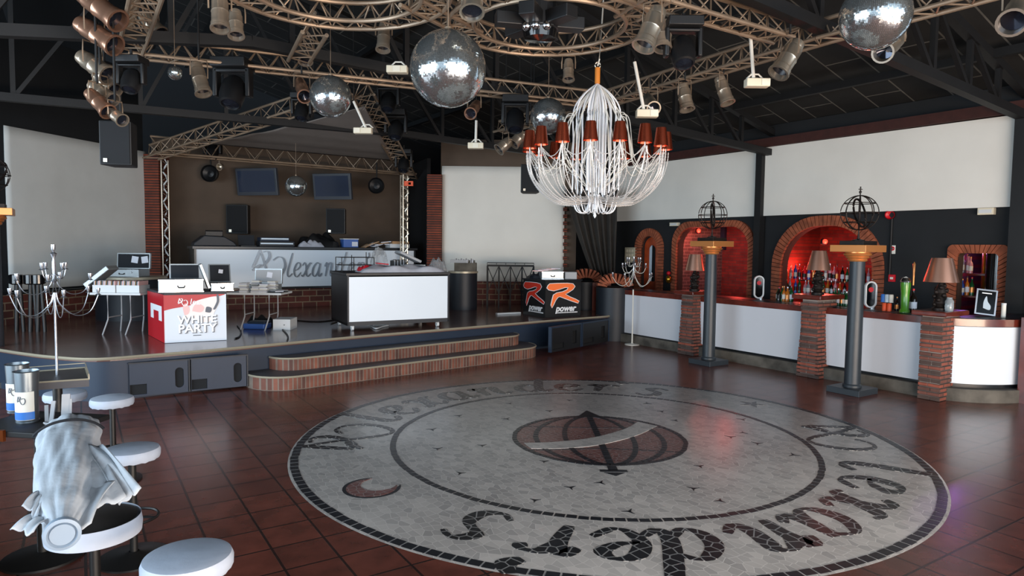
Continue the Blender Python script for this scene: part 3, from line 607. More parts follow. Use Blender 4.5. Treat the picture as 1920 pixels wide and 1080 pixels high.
# ================================================================ COLUMNS
def column(loc,label,h=1.92,sc=1.0):
    root=thing('display_column',label,'column',loc,PSI,'black columns with gold capitals')
    G().box((0,0,.045*sc),(.5,.5,.09)).obj('plinth','column_black',root,smooth=False,bevel=.006)
    g=G(); g.lathe([(.13,.09),(.13,.12),(.112,.14),(.105,h),(0,h)],28); g.obj('shaft','column_black',root)
    g=G(); pr=[(.11,0),(.13,.01),(.135,.025),(.125,.04),(.145,.045),(.16,.06),(.15,.075),(.17,.08),(.19,.095),(.185,.115),(.17,.125),(.17,.14),(0,.14)]
    g.lathe([(r,h+z) for r,z in pr],32); g.obj('capital','gold',root,ang=50)
    G().box((0,0,h+.19),(.54,.54,.1)).obj('gold_slab','gold',root,smooth=False,bevel=.004)
    G().box((0,0,h+.27),(.36,.36,.06)).obj('dark_slab','iron',root,smooth=False,bevel=.003)
    top=h+.30
    s=thing('armillary_sphere','wrought iron armillary globe '+{'A':'on the left column by the bar','B':'on the right column by the bar','C':'on the left edge column above the stage'}[label[-1]],'ornament',Vector(loc)+Vector((0,0,top)),R(20),'iron globes on columns')
    root['label']=label[:-1].strip()
    r=.25;cz=.16+r; g=G(); g.tube([(0,0,0),(0,0,cz+r+.13)],.009,8); g.lathe([(.09,0),(.09,.012),(.02,.03),(.012,.1)],14); g.sphere((0,0,cz+r+.05),.02,8,6); g.bar((-.035,0,cz+r+.09),(.035,0,cz+r+.09),.01); g.obj('axis_rod','iron',s)
    for k in range(4):
        a=math.pi*k/4; g=G(); g.tube([(r*math.cos(t)*math.cos(a),r*math.cos(t)*math.sin(a),cz+r*math.sin(t)) for t in [2*math.pi*i/40 for i in range(40)]],.0075,6,True); g.obj('meridian_ring','iron',s)
    for zz in(-.55,0,.55):
        rr=r*math.sqrt(1-zz*zz); g=G(); g.tube([(rr*math.cos(t),rr*math.sin(t),cz+r*zz) for t in [2*math.pi*i/40 for i in range(40)]],.007,6,True); g.obj('parallel_ring','iron',s)
    g=G(); g.tube([((r+.03)*math.cos(t)*.5-.0,(r+.03)*math.cos(t)*.87,cz+(r+.03)*math.sin(t)*.6+(r)*.5*math.cos(t)) for t in [2*math.pi*i/40 for i in range(40)]],.016,6,True); g.obj('ecliptic_band','iron',s)
    return root
c1=atz(1328,682); c2=atz(1597,736)
column(c1,'smaller looking matte black column with gold capital, farther along the bar A',2.0)
column(c2,'nearest tall matte black column with gold capital before the bar B',1.94)
p3=pl(-16,9.6); column((p3.x,p3.y,0),'black column with stepped gold capital cut by the left edge C',2.32)
# ================================================================ CANDELABRAS
def curvearm(a,pts): return [(x*math.cos(a),x*math.sin(a),z) for x,z in spline(pts,5)]
def candelabra(root,zp,h,m,m2,arms,low=True,s=1.0,flute=False):
    g=G(); g.lathe([(.0,zp),(.014*s,zp),(.011*s,zp+h*.55),(.015*s,zp+h*.56),(.013*s,zp+h*.62)],10); g.obj('pole',m,root)
    zt=zp+h
    g=G(); g.lathe([(.012*s,zt-.42*s),(.03*s,zt-.40*s),(.014*s,zt-.37*s),(.018*s,zt-.22*s),(.012*s,zt-.15*s),(.034*s,zt-.1*s),(.008*s,zt-.08*s),(.022*s,zt-.05*s),(.022*s,zt),(0,zt)],12); g.obj('finial',m2,root)
    def cup(g,x,a,z): g.lathe([(0,z),(.032*s,z+.006*s),(.01*s,z+.02*s),(.02*s,z+.05*s),(.022*s,z+.08*s),(.016*s,z+.08*s),(.014*s,z+.05*s)],10,(x*math.cos(a),x*math.sin(a),0))
    for (n,a0,R0,z0,dip,zr) in arms:
        for k in range(n):
            a=R(a0)+2*math.pi*k/n; g=G(); g.tube(curvearm(a,[(.01,z0),(.05*s,z0-dip*.5),(R0*.45,z0-dip),(R0*.8,z0-dip*.85),(R0,zr)]),.0048*s,6); am=g.obj('arm',m,root); g=G(); cup(g,R0,a,zr); g.obj('candle_cup',m2,am)
tp=at(107,700,5.02)
root=thing('candelabra','tall silver candelabra with curled arms on the dark square high table','candelabra',(tp.x,tp.y,1.095),R(5))
candelabra(root,0,.98,'silver','silver',[(4,20,.23,.72,.11,.71),(6,10,.29,.62,.17,.60),(4,65,.09,.76,.03,.79)],s=.68)
tb=atz(1185,646)
root=thing('candelabra','freestanding white candelabra with long thin pole before the bar','candelabra',tb)
G().lathe([(0,0),(.16,0),(.16,.012),(.03,.03),(.012,.05),(0,.05)],24).obj('foot','white_metal',root)
candelabra(root,.04,1.87,'white_metal','silver',[(5,20,.45,1.62,.34,1.47),(5,50,.26,1.66,.1,1.68),(4,45,.17,1.75,.05,1.80)],s=1.15)
# ================================================================ CHANDELIER
cx=at(1118,260,8.0); root=thing('chandelier','large chandelier with copper shades, white glass rods and bead swags','chandelier',(cx.x,cx.y,0))
def zc(py,d=8.0): return at(1118,py,d).z
ztop=zc(127);zb=zc(400);zs=zc(283,8.0)
g=G(); g.tube([(0,0,ztop+.02),(.02,0,ztop+.1),(.04,0,ztop+.5),(.09,0,5.9)],.009,6); g.obj('hanging_cord','white_metal',root)
g=G(); g.tube([(.03*math.cos(t),0,ztop+.03+.035*math.sin(t)) for t in [2*math.pi*i/16 for i in range(16)]],.008,6,True); g.obj('hook','alu_bright',root)
G().cyl((0,0,zc(157)),(0,0,ztop),.031,n=14).obj('wooden_handle','wood_handle',root)
zg=zc(158)
random.seed(3)
for k in range(30):
    rr=[.08,.17,.27][k%3]; a=2*math.pi*k/30+.05; z1=zc(362)+random.uniform(-.04,.04)
    g=G(); pts=spline([(0.01,zg),(rr*.6,zg-.12),(rr,zg-.3),(rr,zg-.6)],5)
    g.tube([(x*math.cos(a),x*math.sin(a),z) for x,z in pts]+[(rr*math.cos(a),rr*math.sin(a),z1)],.009,6); g.obj('glass_rod','crystal',root)
for k in range(14):
    a=2*math.pi*k/14; g=G(); pts=spline([(.01,zg),(.18,zg-.2),(.36,zg-.5),(.43,zg-.85),(.38,zc(305)),(.22,zc(335)),(.1,zc(352))],6)
    g.tube([(x*math.cos(a),x*math.sin(a),z) for x,z in pts],.006,5); g.obj('outer_cable','white_metal',root)
NS=16; RS=.80
for k in range(NS):
    a=2*math.pi*(k+.5)/NS; ca_,sa_=math.cos(a),math.sin(a)
    arm=G(); pts=spline([(.03,zb+.2),(.4,zb+.13),(.70,zb+.34),(RS*.97,zs-.25),(RS,zs-.02)],8); arm.tube([(x*ca_,x*sa_,z) for x,z in pts],.0048,6); arm.cyl((RS*ca_,RS*sa_,zs-.03),(RS*ca_,RS*sa_,zs+.06),.007,n=8); am=arm.obj('arm','chain',root)
    sh=G(); sh.lathe([(.082,zs),(.055,zs+.2),(0,zs+.2),(.0,zs+.197),(.053,zs+.197),(.079,zs)],22,(RS*ca_,RS*sa_,0)); sh.obj('shade','copper',am,ang=50)
    a2=a+2*math.pi/NS
    for q,(dr,sag) in enumerate(((1,.12),(.9,.2))):
        g=G(); P0=Vector((RS*ca_,RS*sa_,zs-.02));P1=Vector((RS*math.cos(a2),RS*math.sin(a2),zs-.02)); pts=[]
        for i in range(31):
            t=i/30;p=P0.lerp(P1,t);p.z-=sag*4*t*(1-t);pts.append(p*1 if q==0 else Vector((p.x*(1-.25*math.sin(math.pi*t)),p.y*(1-.25*math.sin(math.pi*t)),p.z)))
        g.tube(pts,.005,4,rs=[.0062 if i%2 else .003 for i in range(31)]); g.obj('bead_swag','chain',root)
    for q in range(4):
        b=a+(q-1.5)*.1; g=G(); pts=[]
        for i in range(61):
            t=i/60; r_=RS*math.cos(t*1.45)**.8*(1 if q in(1,2) else .965)+.03; z=zs-.03-(zs-zb-.09-q*.025)*math.sin(t*math.pi/2)**.95+(.05*max(0,t-.75)/.25)
            an=a+(b-a)*math.sin(math.pi*min(1,t*1.3))*1.0; pts.append((r_*math.cos(an),r_*math.sin(an),z+(0 if t<.75 else .0)))
        g.tube(pts,.004,4,rs=[.0066 if i%2 else .003 for i in range(61)]); g.obj('bead_chain','chain',root)
    g=G(); pts=spline([(RS,zs-.02),(.62,zs-.25),(.45,zs-.1),(.38,zs+.35),(.3,zg-.35)],8); g.tube([(x*ca_,x*sa_,z) for x,z in pts],.0045,5); g.obj('upper_cable','white_metal',root)
for k in range(16):
    a=2*math.pi*k/16; g=G(); pts=spline([(.05,zb+.22),(.12,zb+.02),(.22,zb+.03),(.28,zb+.2)],6); g.tube([(x*math.cos(a),x*math.sin(a),z) for x,z in pts],.006,5); g.obj('bottom_loop','crystal',root)
g=G(); g.lathe([(0,zb-.06),(.02,zb-.03),(.012,zb),(.004,zb+.02),(.03,zb+.05),(.03,zb+.09),(.01,zb+.12),(.02,zb+.2),(0,zb+.22)],10); g.obj('crystal_drop','crystal',root)
# ================================================================ MIRROR BALLS
def roofz(p):
    X=old(Vector((p[0],p[1],0))).x; return (4.55+(12.9-X)*.2798 if X>2 else 7.6-(2-X)*.27)-.0
def mirror_ball(name,label,px,py,d,rad,wire_to,res=(64,34),grp='mirror balls under the lighting rig'):
    c=at(px,py,d); root=thing(name,label,'disco ball',c,random.uniform(0,6),grp); g=G(); nu,nv=res
    for j in range(nv):
        t0=math.pi*(j+.04)/nv;t1=math.pi*(j+.96)/nv; n=max(6,int(nu*math.sin(math.pi*(j+.5)/nv)))
        for i in range(n):
            a0=2*math.pi*(i+.04)/n;a1=2*math.pi*(i+.96)/n
            q=[Vector((math.sin(t)*math.cos(a),math.sin(t)*math.sin(a),math.cos(t))) for t,a in((t0,a0),(t1,a0),(t1,a1),(t0,a1))]
            cc=sum(q,Vector())/4; nn=cc.normalized(); tl=Vector((random.gauss(0,.028),random.gauss(0,.028),random.gauss(0,.028)))
            g.add([(nn*cc.length+(p-cc)+nn*((p-cc).dot(tl)))*rad for p in q],[(0,1,2,3)])
    g.obj('mirror_tiles','mirror',root,smooth=False)
    g=G(); g.sphere((0,0,0),rad*.985,32,20); g.obj('ball_core','ball_core',root)
    g=G(); g.cyl((0,0,rad*.98),(0,0,rad*1.07),rad*.1,n=12); g.tube([(0,0,rad*1.05),(0,0,roofz(c)-c.z)],.003 if rad<.3 else .006,5); g.obj('hanging_wire','alu',root)
mirror_ball('mirror_ball','largest mirror ball, hanging centrally left of the chandelier',840,129,6.4,.355,4.6,(150,76))
mirror_ball('mirror_ball','medium mirror ball on a long wire in front of the canopy',620,181,8.3,.25,4.7,(110,56))
mirror_ball('mirror_ball','mirror ball touching the upper left of the chandelier',1028,218,9.3,.243,4.7,(100,50))
mirror_ball('mirror_ball','mirror ball cut by the top edge at upper right',1641,29,5.0,.243,5.5,(120,62))
mirror_ball('mirror_ball','small mirror ball between the two wall screens',555,349,15.3,.235,4.0,(60,34))
mirror_ball('mirror_ball','tiny bright mirror ball high at the upper left',328,137,8.0,.08,4.6,(24,12))
# ================================================================ LIGHTING TRUSS
def truss(label,P,Q,w=.26,tr=.024,wr=.009,cell=.30,upv=(0,0,1),m='alu',ends=True,group=None,inv=False,cat='truss'):
    P=Vector(P);Q=Vector(Q);d=(Q-P);L=d.length;d.normalize();u=Vector(upv);u=(u-d*u.dot(d)).normalized();s=d.cross(u)
    if inv: u=-u
    off=[u*w*.58,-u*w*.29+s*w*.5,-u*w*.29-s*w*.5]
    root=thing('lighting_truss',label,cat,P,0,group)
    for o_ in off: G().cyl(P+o_,Q+o_,tr,n=8).obj('chord',m,root,world=True)
    g=G(); n=max(1,round(L/cell))
    for a,b in((0,1),(0,2),(1,2)):
        for k in range(n):
            p=P+d*(L*k/n);q=P+d*(L*(k+.5)/n);r_=P+d*(L*(k+1)/n)
            if k%2 or True: g.cyl(p+off[a],q+off[b],wr,n=5,caps=False);g.cyl(q+off[b],r_+off[a],wr,n=5,caps=False)
    g.obj('lacing',m,root,world=True)
    return root
def ringtruss(label,c,rad,w=.26,tr=.024,wr=.009,n=22,m='alu'):
    root=thing('ring_truss',label,'truss',c,0,'ring trusses under the roof')
    prof=[(0,w*.58),(w*.5,-w*.29),(-w*.5,-w*.29)]
    P=lambda k,a:Vector(((rad+prof[k][0])*math.cos(a),(rad+prof[k][0])*math.sin(a),prof[k][1]))
    for k in range(3): G().tube([P(k,2*math.pi*i/48) for i in range(48)],tr,8,True).obj('chord',m,root)
    g=G()
    for a,b in((0,1),(0,2),(1,2)):
        for i in range(n):
            t=2*math.pi/n; g.cyl(P(a,t*i),P(b,t*(i+.5)),wr,n=5,caps=False);g.cyl(P(b,t*(i+.5)),P(a,t*(i+1)),wr,n=5,caps=False)
    g.obj('lacing',m,root); return root
ZR=4.5
def zz(px,py): return atz(px,py,ZR)
A_=zz(243,92); B_=zz(1128,190)
truss('long aluminium truss crossing behind the mirror balls',A_,B_)
dY=Vector((EY.x,EY.y,0))
truss('aluminium truss carrying the row of spotlights at upper left',A_+dY*.0,A_-dY*4.2)
truss('aluminium truss running from behind the chandelier toward the right',B_,zz(1545,62))
C_=zz(1470,62); truss('aluminium truss crossing the upper right above the spotlights',C_,C_-Vector((EX.x,EX.y,0))*3.6)
truss('far aluminium truss behind the chandelier and small mirror ball',B_,B_+dY*3.2)
truss('stub of aluminium truss beside the upper right mirror ball',zz(1545,62),zz(1545,62)-dY*2.2)
ringtruss('circular aluminium truss at top left of the big mirror ball',tuple(at(628,0,6.35)[:2])+(ZR,),.93)
ringtruss('circular aluminium truss above the chandelier, around the black star fixture',tuple(at(1030,40,7.25)[:2])+(ZR,),.93)
truss('short aluminium truss bridging the two circular trusses',zz(770,-10),zz(885,50))
truss('aluminium truss from the ring toward the long rear truss',zz(590,50),zz(560,105))
truss('aluminium truss leading right from the ring over the chandelier',zz(1175,20),zz(1240,-20))
# DJ canopy pyramid
Y3=17.25
cL=atY(282,289,Y3);cR=atY(775,327,Y3); cL2=atY(395,262,Y3-.0)
truss('horizontal front truss of the stage canopy above the wall screens',cL+Vector((0,0,.16)),cR+Vector((0,0,.12)),w=.42,cell=.5,group=None)
ap=at(665,165,12.2)
truss('rising left truss of the stage canopy',cL,ap,w=.36,cell=.42)
truss('steep right truss of the stage canopy carrying moving heads',ap+Vector((.15,0,0)),cR+Vector((-.1,0,0)),w=.4,cell=.42)
g=G(); ca1=at(372,268,15.6);ca2=at(745,302,17.6); apx=ap+Vector((.1,.35,-.25))
vs=[]
def can(u,v):
    p=ca1.lerp(ca2,u); q=p.lerp(apx,v); q=Vector(q); q.z-=.07*math.sin(math.pi*v)*(1-.0*u)+.02*math.sin(v*30)*(1-v); return q
g.grid(can,24,16); o=g.obj('canopy_cloth','canopy_cloth',loc=(0,0,0),solid=.01); tag(o,'grey-brown cloth stretched inside the stage canopy trusses','canopy')
for px,py0,py1,lab in((306,300,520,'slim white truss post wrapped with cables beside left brick pillar'),(757,328,470,'slim truss post at the right of the stage alcove')):
    d=15.9 if px<500 else 17.2
    a=at(px,py0,d);b=at(px+2,py1,d); b.x=a.x; r_=truss(lab,a,Vector((a.x,b.y,1.04)),w=.17,tr=.02,wr=.007,cell=.25,upv=(0,-1,0),m='alu_bright',cat='truss')
    g=G(); pts=[(a.x+.1+.05*math.sin(k*1.7),a.y-.12,a.z-(a.z-1.1)*k/30) for k in range(31)]; g.tube(pts,.018,5); g.obj('cable_bundle','white_plastic' if px<500 else 'alu_bright',r_,world=True)
# ================================================================ FIXTURES
def parcan(label,b,f,m='can_alu',rad=.085,yoke=True,group='aluminium spotlights on the trusses',colr='lens'):
    b=Vector(b);f=Vector(f);d=(f-b);L=d.length;d.normalize(); root=thing('par_spotlight',label,'spotlight',b,0,group)
    Mx=d.to_track_quat('Z','Y').to_matrix()
    def T(gg): gg.v=[Mx@v for v in gg.v]; return gg
    g=G(); g.lathe([(0,0),(rad*.55,0),(rad*.8,L*.05),(rad*.85,L*.16),(rad*.82,L*.2),(rad*.95,L*.24),(rad*.95,L*.5),(rad*1.02,L*.53),(rad*.97,L*.56),(rad*.97,L*.8),(rad*1.05,L*.83),(rad*1.05,L*.93),(rad*1.16,L*.96),(rad*1.16,L),(rad*.95,L),(rad*.93,L*.8),(0,L*.78)],20)
    cb_=T(g).obj('can_body',m,root,ang=30)
    g=G(); g.lathe([(rad*.92,L*.86),(0,L*.84)],20); T(g).obj('lens','lens',cb_)
    if yoke:
        s=Vector((0,0,1)).cross(d)
        if s.length<.2: s=Vector((1,0,0))
        s.normalize(); u=Vector((0,0,1)); c=d*(L*.45); w=rad*1.25
        g=G(); g.tube([c-s*w,c-s*w*1.02+u*rad*1.2,c-s*w*.95+u*rad*2.4,c+s*w*.95+u*rad*2.4,c+s*w*1.02+u*rad*1.2,c+s*w],.008,4); yk=g.obj('yoke','alu',root); top=c+u*rad*2.3; gap=4.38-(b.z+top.z); ex=any(w in label for w in('beige spotlight hanging low','small spotlight facing us just','dim')); h_=roofz(b)-b.z-top.z if ex else gap if .05<gap<1.3 else .1; G().cyl(top,top+u*h_,.012,n=8).obj('hanging_rod','black_steel',yk)
    return root
cans=[((150,-14,7.0),(222,40,6.90),'can_copper',.105,'topmost spotlight of the upper left row, cut by the frame'),
((146,42,7.1),(216,86,7.00),'can_copper',.1,'second spotlight from the top in the upper left row'),
((150,104,7.3),(204,142,7.20),'can_alu',.095,'third spotlight from the top in the upper left row'),
((180,138,7.6),(216,170,7.50),'can_alu',.08,'short spotlight tucked behind the third of the upper left row'),
((170,158,7.2),(212,188,7.10),'can_alu',.07,'slim spotlight, upper of the lowest left pair'),
((166,172,7.0),(203,210,6.90),'can_copper',.075,'slim spotlight, lower of the lowest left pair'),
((205,208,7.0),(230,226,6.90),'can_alu',.06,'little spotlight just above the hanging loudspeaker on the left'),
((412,-12,6.2),(413,55,6.10),'can_alu',.075,'spotlight pointing straight down at top left of the ring'),
((441,20,6.8),(443,68,6.70),'can_alu',.07,'spotlight behind the one pointing down at top left'),
((366,118,8.1),(382,176,8.00),'can_alu',.085,'beige spotlight hanging low beside the dark moving head'),
((268,28,8.4),(302,64,8.30),'can_alu',.09,'spotlight partly hidden by the black beam near the left'),
((562,152,9.4),(571,181,8.7),'can_copper',.08,'coppery spotlight with its round mouth toward us, left of medium mirror ball'),
((721,44,8.0),(718,94,7.90),'can_alu',.075,'vertical spotlight between the ring and the largest mirror ball'),
((885,-14,6.0),(885,24,5.90),'alu_bright',.095,'pale spotlight can at the top centre edge'),
((1066,112,8.4),(1066,150,8.30),'can_alu',.065,'spotlight standing below the ring just left of chandelier cord'),
((1236,16,6.3),(1206,88,6.20),'alu_bright',.095,'brightest large spotlight, upper right of the chandelier'),
((1246,40,6.9),(1243,92,6.80),'can_alu',.08,'duller spotlight directly behind the brightest one'),
((1279,158,9.2),(1289,206,9.10),'can_alu',.09,'left one of two beige spotlights hanging right of the chandelier'),
((1348,144,9.0),(1365,194,8.90),'can_alu',.085,'right one of two spotlights hanging right of the chandelier'),
((1497,78,7.4),(1459,138,7.30),'alu_bright',.1,'spotlight aimed down left below the right truss end'),
((1213,182,9.4),(1226,203,8.8),'alu_bright',.08,'spotlight with white rim facing us beside chandelier top'),
((1688,68,6.4),(1655,99,5.7),'alu_bright',.075,'spotlight facing us under the upper right mirror ball'),
((1925,-8,4.9),(1897,43,4.5),'alu_bright',.08,'spotlight with dark mouth cut by the upper right corner'),
((895,194,9.2),(882,213,8.7),'can_copper',.07,'small spotlight facing us just below the largest mirror ball'),
((958,262,12.0),(935,281,11.90),'can_alu',.1,'leftmost of the dim spotlights behind the chandelier shades'),
((982,250,12.0),(962,270,11.90),'can_alu',.1,'middle dim spotlight behind the chandelier shades'),
((1008,240,12.4),(990,256,12.30),'can_alu',.1,'highest dim spotlight behind the chandelier shades'),
((573,92,9.2),(573,116,9.10),'can_alu',.085,'spotlight seen through the long truss above the medium ball')]
for b,f,m,r_,lab in cans: parcan(lab,at(*b),at(*f),m,r_)
def movinghead(label,px,py,d,s=1.0,tilt=(0,-.5,-1),grp='black moving head lights'):
    c=at(px,py,d); root=thing('moving_head_light',label,'stage light',c,0,grp)
    G().box((0,0,.27*s),(.36*s,.3*s,.1*s)).obj('base','black_plastic',root,bevel=.01)
    g=G()
    for q in(-1,1): g.box((q*.17*s,0,.08*s),(.05*s,.12*s,.3*s))
    g.box((0,0,.2*s),(.36*s,.12*s,.04*s)); g.obj('yoke','black_plastic',root,bevel=.015)
    t=Vector(tilt).normalized(); Mx=t.to_track_quat('Z','Y').to_matrix(); g=G(); g.lathe([(0,-.16*s),(.07*s,-.15*s),(.12*s,-.08*s),(.13*s,.06*s),(.11*s,.17*s),(.09*s,.18*s),(.085*s,.16*s)],18); g.v=[Mx@v for v in g.v]; hd=g.obj('head','black_plastic',root)
    g=G(); g.lathe([(.088*s,.165*s),(0,.185*s)],18); g.v=[Mx@v for v in g.v]; g.obj('lens','lens',hd)
    g=G(); g.cyl((0,0,.32*s),(0,0,.42*s),.02*s,n=8); g.obj('clamp','black_steel',root)
for a in (('dark moving head hanging below the left spotlight row',247,150,7.2,.75),('large dark moving head with arched yoke above the left canopy truss',437,170,9.0,1.25),('big grey-black moving head hanging under the upper right truss',1280,95,6.8,.95),
 ('small moving head silhouetted against the grey canopy cloth',566,208,11.5,.9),('moving head at the top of the steep right canopy truss',728,190,12.6,1.1),('moving head halfway down the steep right canopy truss',742,242,14.0,1.2),('moving head at the foot of the steep right canopy truss',757,308,16.6,1.1),
 ('moving head sitting on the front canopy truss near its left end',399,283,16.2,1.1),('dim moving head just left of the small mirror ball by the chandelier',966,224,10.5,1.1)):
    movinghead(a[0],*a[1:])
# star-shaped centre fixture
c=at(1012,45,6.6); root=thing('star_effect_light','black star shaped multi head light with two chrome balls at top centre','stage light',c)
g=G()
for k in range(6):
    a=math.pi*k/3+.2; g.box((.26*math.cos(a),.26*math.sin(a),.02),(.34,.15,.12),rz=a)
g.lathe([(0,.22),(.16,.2),(.18,-.05),(.1,-.1),(0,-.1)],16); g.obj('arms','black_plastic',root,smooth=False,bevel=.008)
g=G(); g.lathe([(.0,-.16),(.15,-.14),(.17,-.04),(.12,0)],18); g.obj('lower_bowl','black_gloss',root)
for x,y_ in((-.13,-.12),(-.045,-.16),(.06,-.15)): G().sphere((x,y_,-.06),.045,14,10).obj('chrome_ball','chrome',root)
# flood lamps on poles
def flood(label,top,bot,d,hw=.14,side=1):
    a=at(top[0],top[1],d);b=at(bot[0],bot[1],d); root=thing('flood_lamp',label,'work light',b,0,'white flood lamps on poles')
    if (a-b).length>.05: g=G(); g.cyl(Vector((0,0,0)),a-b,.02,n=8); pole_=g.obj('pole','white_metal',root); G().cyl(a-b,(a-b)+Vector((0,0,max(.01,(roofz(a) if 'leaning' in label or 'bent' in label else 4.4)-a.z-.03))),.006,n=6).obj('hanging_rod','black_steel',pole_)
    g=G(); g.box((hw*.3*side,0,-.045),(hw*2,.12,.09)); g.obj('housing','cream_plastic',root,bevel=.01)
    g=G(); g.box((hw*.9*side,-.062,-.045),(hw*.7,.01,.07)); g.obj('led_grid','led_white',root,smooth=False)
    g=G(); g.tube([(-hw*.6,0,0),(-hw*.2,0,.05),(hw*.4,0,.05),(hw*.8,0,0)],.01,5); g.obj('bracket','white_metal',root)
flood('white flood lamp on leaning pole before the grey canopy',(663,190),(686,240),10.5,.14,-1)
flood('white flood lamp on bent pole below the largest mirror ball',(893,226),(892,268),10.5,.12,0)
flood('white flood lamp on pole at the right of the chandelier top',(1190,116),(1207,206),8.2,.13,1)
flood('white flood lamp on pole hanging from the right truss',(1407,66),(1413,148),7.6,.13,1)
flood('flat white flood lamp fixed on the long truss beside the largest ball',(745,121),(745,124),8.6,.13,0)
# hanging loudspeakers
def speaker(name,label,px0,py0,px1,py1,d,depth=.3,rot=0,horn=True,grp=None):
    a=at(px0,py1,d);b=at(px1,py0,d); w=b.x-a.x;h=b.z-a.z; root=thing(name,label,'speaker',((a.x+b.x)/2,d,a.z),rot,grp)
    g=G(); g.prism([(-w/2,0),(w/2,0),(w*.38,depth),(-w*.38,depth)],0,h); g.obj('cabinet','black_plastic',root,smooth=False,bevel=.012)
    g=G(); g.bx(-w*.46,w*.46,-.012,0,h*.03,h*.97); g.obj('front_grille','grille',root,smooth=False,bevel=.006)
    g=G(); g.box((-w*.3,-.016,h*.1),(w*.12,.006,w*.12)); g.obj('badge','alu_bright',root,smooth=False)
    return root
sL=speaker('hanging_loudspeaker','large black loudspeaker hanging before the left fabric screen',189,226,243,309,7.6,.3,R(10))
speaker('hanging_loudspeaker','black loudspeaker hanging just left of the chandelier shades',976,308,1012,361,13,.35,0)
o2_=bpy.data.objects['hanging_loudspeaker.001']; q=o2_.location+Vector((0,.15,.7)); g=G(); g.tube([q,Vector((q.x,q.y,roofz(q)))],.014,6); g.obj('hanging_bracket','black_steel',o2_,world=True)
g=G(); q=Vector((sL.location.x,sL.location.y+.12,sL.location.z+.52)); g.tube([q,q+Vector((0,0,1.1))],.014,6); g.obj('hanging_bracket','black_steel',sL,world=True)
speaker('monitor_speaker','left black loudspeaker against the brown alcove wall',424,384,464,438,16.9,.35,0)
speaker('monitor_speaker','right black loudspeaker against the brown alcove wall',611,391,647,438,16.9,.35,0)
# ================================================================ DJ COUNTER AND ALCOVE
Yc=16.2
f0=atY(364,465,Yc);f1=atY(779,470,Yc); Lw=(f1-f0).xy.length; ux=(f1-f0).xy.normalized(); rzc=math.atan2(ux.y,ux.x)
root=thing('stage_counter','long white fronted stage counter with grey script lettering and dark top','counter',(f0.x,f0.y,1.04),rzc)
zt=2.03-1.04
g=G(); g.bx(.03,Lw-.03,.02,.06,.05,zt-.07); g.obj('white_front','white_panel',root,smooth=False)
g=G(); g.bx(0,.04,0,.8,0,zt-.05); g.bx(Lw-.04,Lw,0,.8,0,zt-.05); g.bx(0,Lw,.05,.1,0,.05); g.obj('side_panels','black_top',root,smooth=False)
g=G(); g.bx(-.04,Lw+.04,-.05,.85,zt-.06,zt); g.obj('counter_top','black_top',root,smooth=False,bevel=.006)
def cpt(px,py): p=atY(px,py,Yc-.02); return (p.xy-f0.xy).dot(ux),p.z-1.04
sc_=.33; bz=cpt(540,519)[1]
for ch,px,s in (('@',472,.31),('l',534,sc_),('e',549,sc_),('x',565,sc_),('a',584,sc_),('n',607,sc_),('d',628,sc_),('e',651,sc_),('r',668,sc_),("'",685,sc_),('s',694,sc_)):
    x0=cpt(px,500)[0]; g=G(); glyph(g,ch,lambda x,y,t,x0=x0,s=s:(x0+x*s*(1 if ch=='@' else .68)+.14*y*s,.012-t,bz+y*s+(.05 if ch=='@' else 0)),0,.014,.06,.2); g.obj('sign_letter','silver_letter',root,smooth=False)
ZD=2.03
def onc(px,dy=.35,Y=Yc): p=atY(px,460,Y+dy); return Vector((p.x,p.y,ZD))
def cloth(name,label,cat,c,sx,sy,h,m,rz=0,seed=1,nr=.5,z0=0,grp=None):
    """heap of fabric: domed bumpy blanket"""
    rnd=random.Random(seed); ph=[(rnd.uniform(3,9),rnd.uniform(3,9),rnd.uniform(0,6)) for _ in range(4)]
    root=None; g=G()
    def fn(u,v):
        x=(u-.5)*2;y=(v-.5)*2; e=max(0,1-abs(x)**4)*max(0,1-abs(y)**4); b=sum(math.sin(a*x+c_)*math.cos(b_*y+c_) for a,b_,c_ in ph)/4
        return (x*sx/2,y*sy/2,z0+max(0.002,h*e**.5*(.75+nr*b)))
    g.grid(fn,26,18); o=g.obj(name,m,loc=c,rz=rz); return tag(o,label,cat,grp)
c=onc(398); root=thing('covered_mixer','dark covered mixing console at the left end of the stage counter','mixer',c,rzc)
G().prism([(-.42,0),(.5,0),(.42,.1),(.22,.22),(-.2,.24),(-.4,.08)],-.25,.25,lambda x,z,t:(x,t,z)).obj('dust_cover','navy_dark',root,smooth=False,bevel=.02)
g=G(); g.tube([(-.15,-.1,.22),(-.15,-.1,.34),(.2,-.1,.34),(.2,-.1,.22)],.02,6); g.bx(-.15,.2,-.12,-.09,.24,.33); g.obj('handle','black_plastic',root)
c=onc(463,.3); root=thing('stage_laptop','open black laptop on the stage counter beside the covered mixer','laptop',c,rzc)
G().bx(-.17,.17,-.2,.05,0,.02).obj('keyboard_base','black_plastic',root,smooth=False); G().box((0,.08,.14),(.36,.015,.25),rx=R(-15)).obj('screen_back','navy_dark',root,smooth=False)
c=onc(518,.3); root=thing('equipment_rack','blue and silver striped audio equipment lying flat on the stage counter','audio equipment',c,rzc)
G().bx(-.42,.38,-.2,.2,0,.13).obj('lower_unit','navy_dark',root,smooth=False,bevel=.01); G().bx(-.4,.26,-.18,.16,.13,.22).obj('upper_unit','navy_panel',root,smooth=False,bevel=.01)
g=G(); g.bx(-.4,.34,-.21,-.2,.06,.09); g.bx(-.38,.24,-.19,-.18,.17,.2); g.obj('silver_strip','glass_pane',root,smooth=False)
cloth('black_cloth','crumpled black cloth heaped over gear in the middle of the stage counter','cloth',onc(596,.35),.95,.5,.34,'black_plastic',rzc,4)
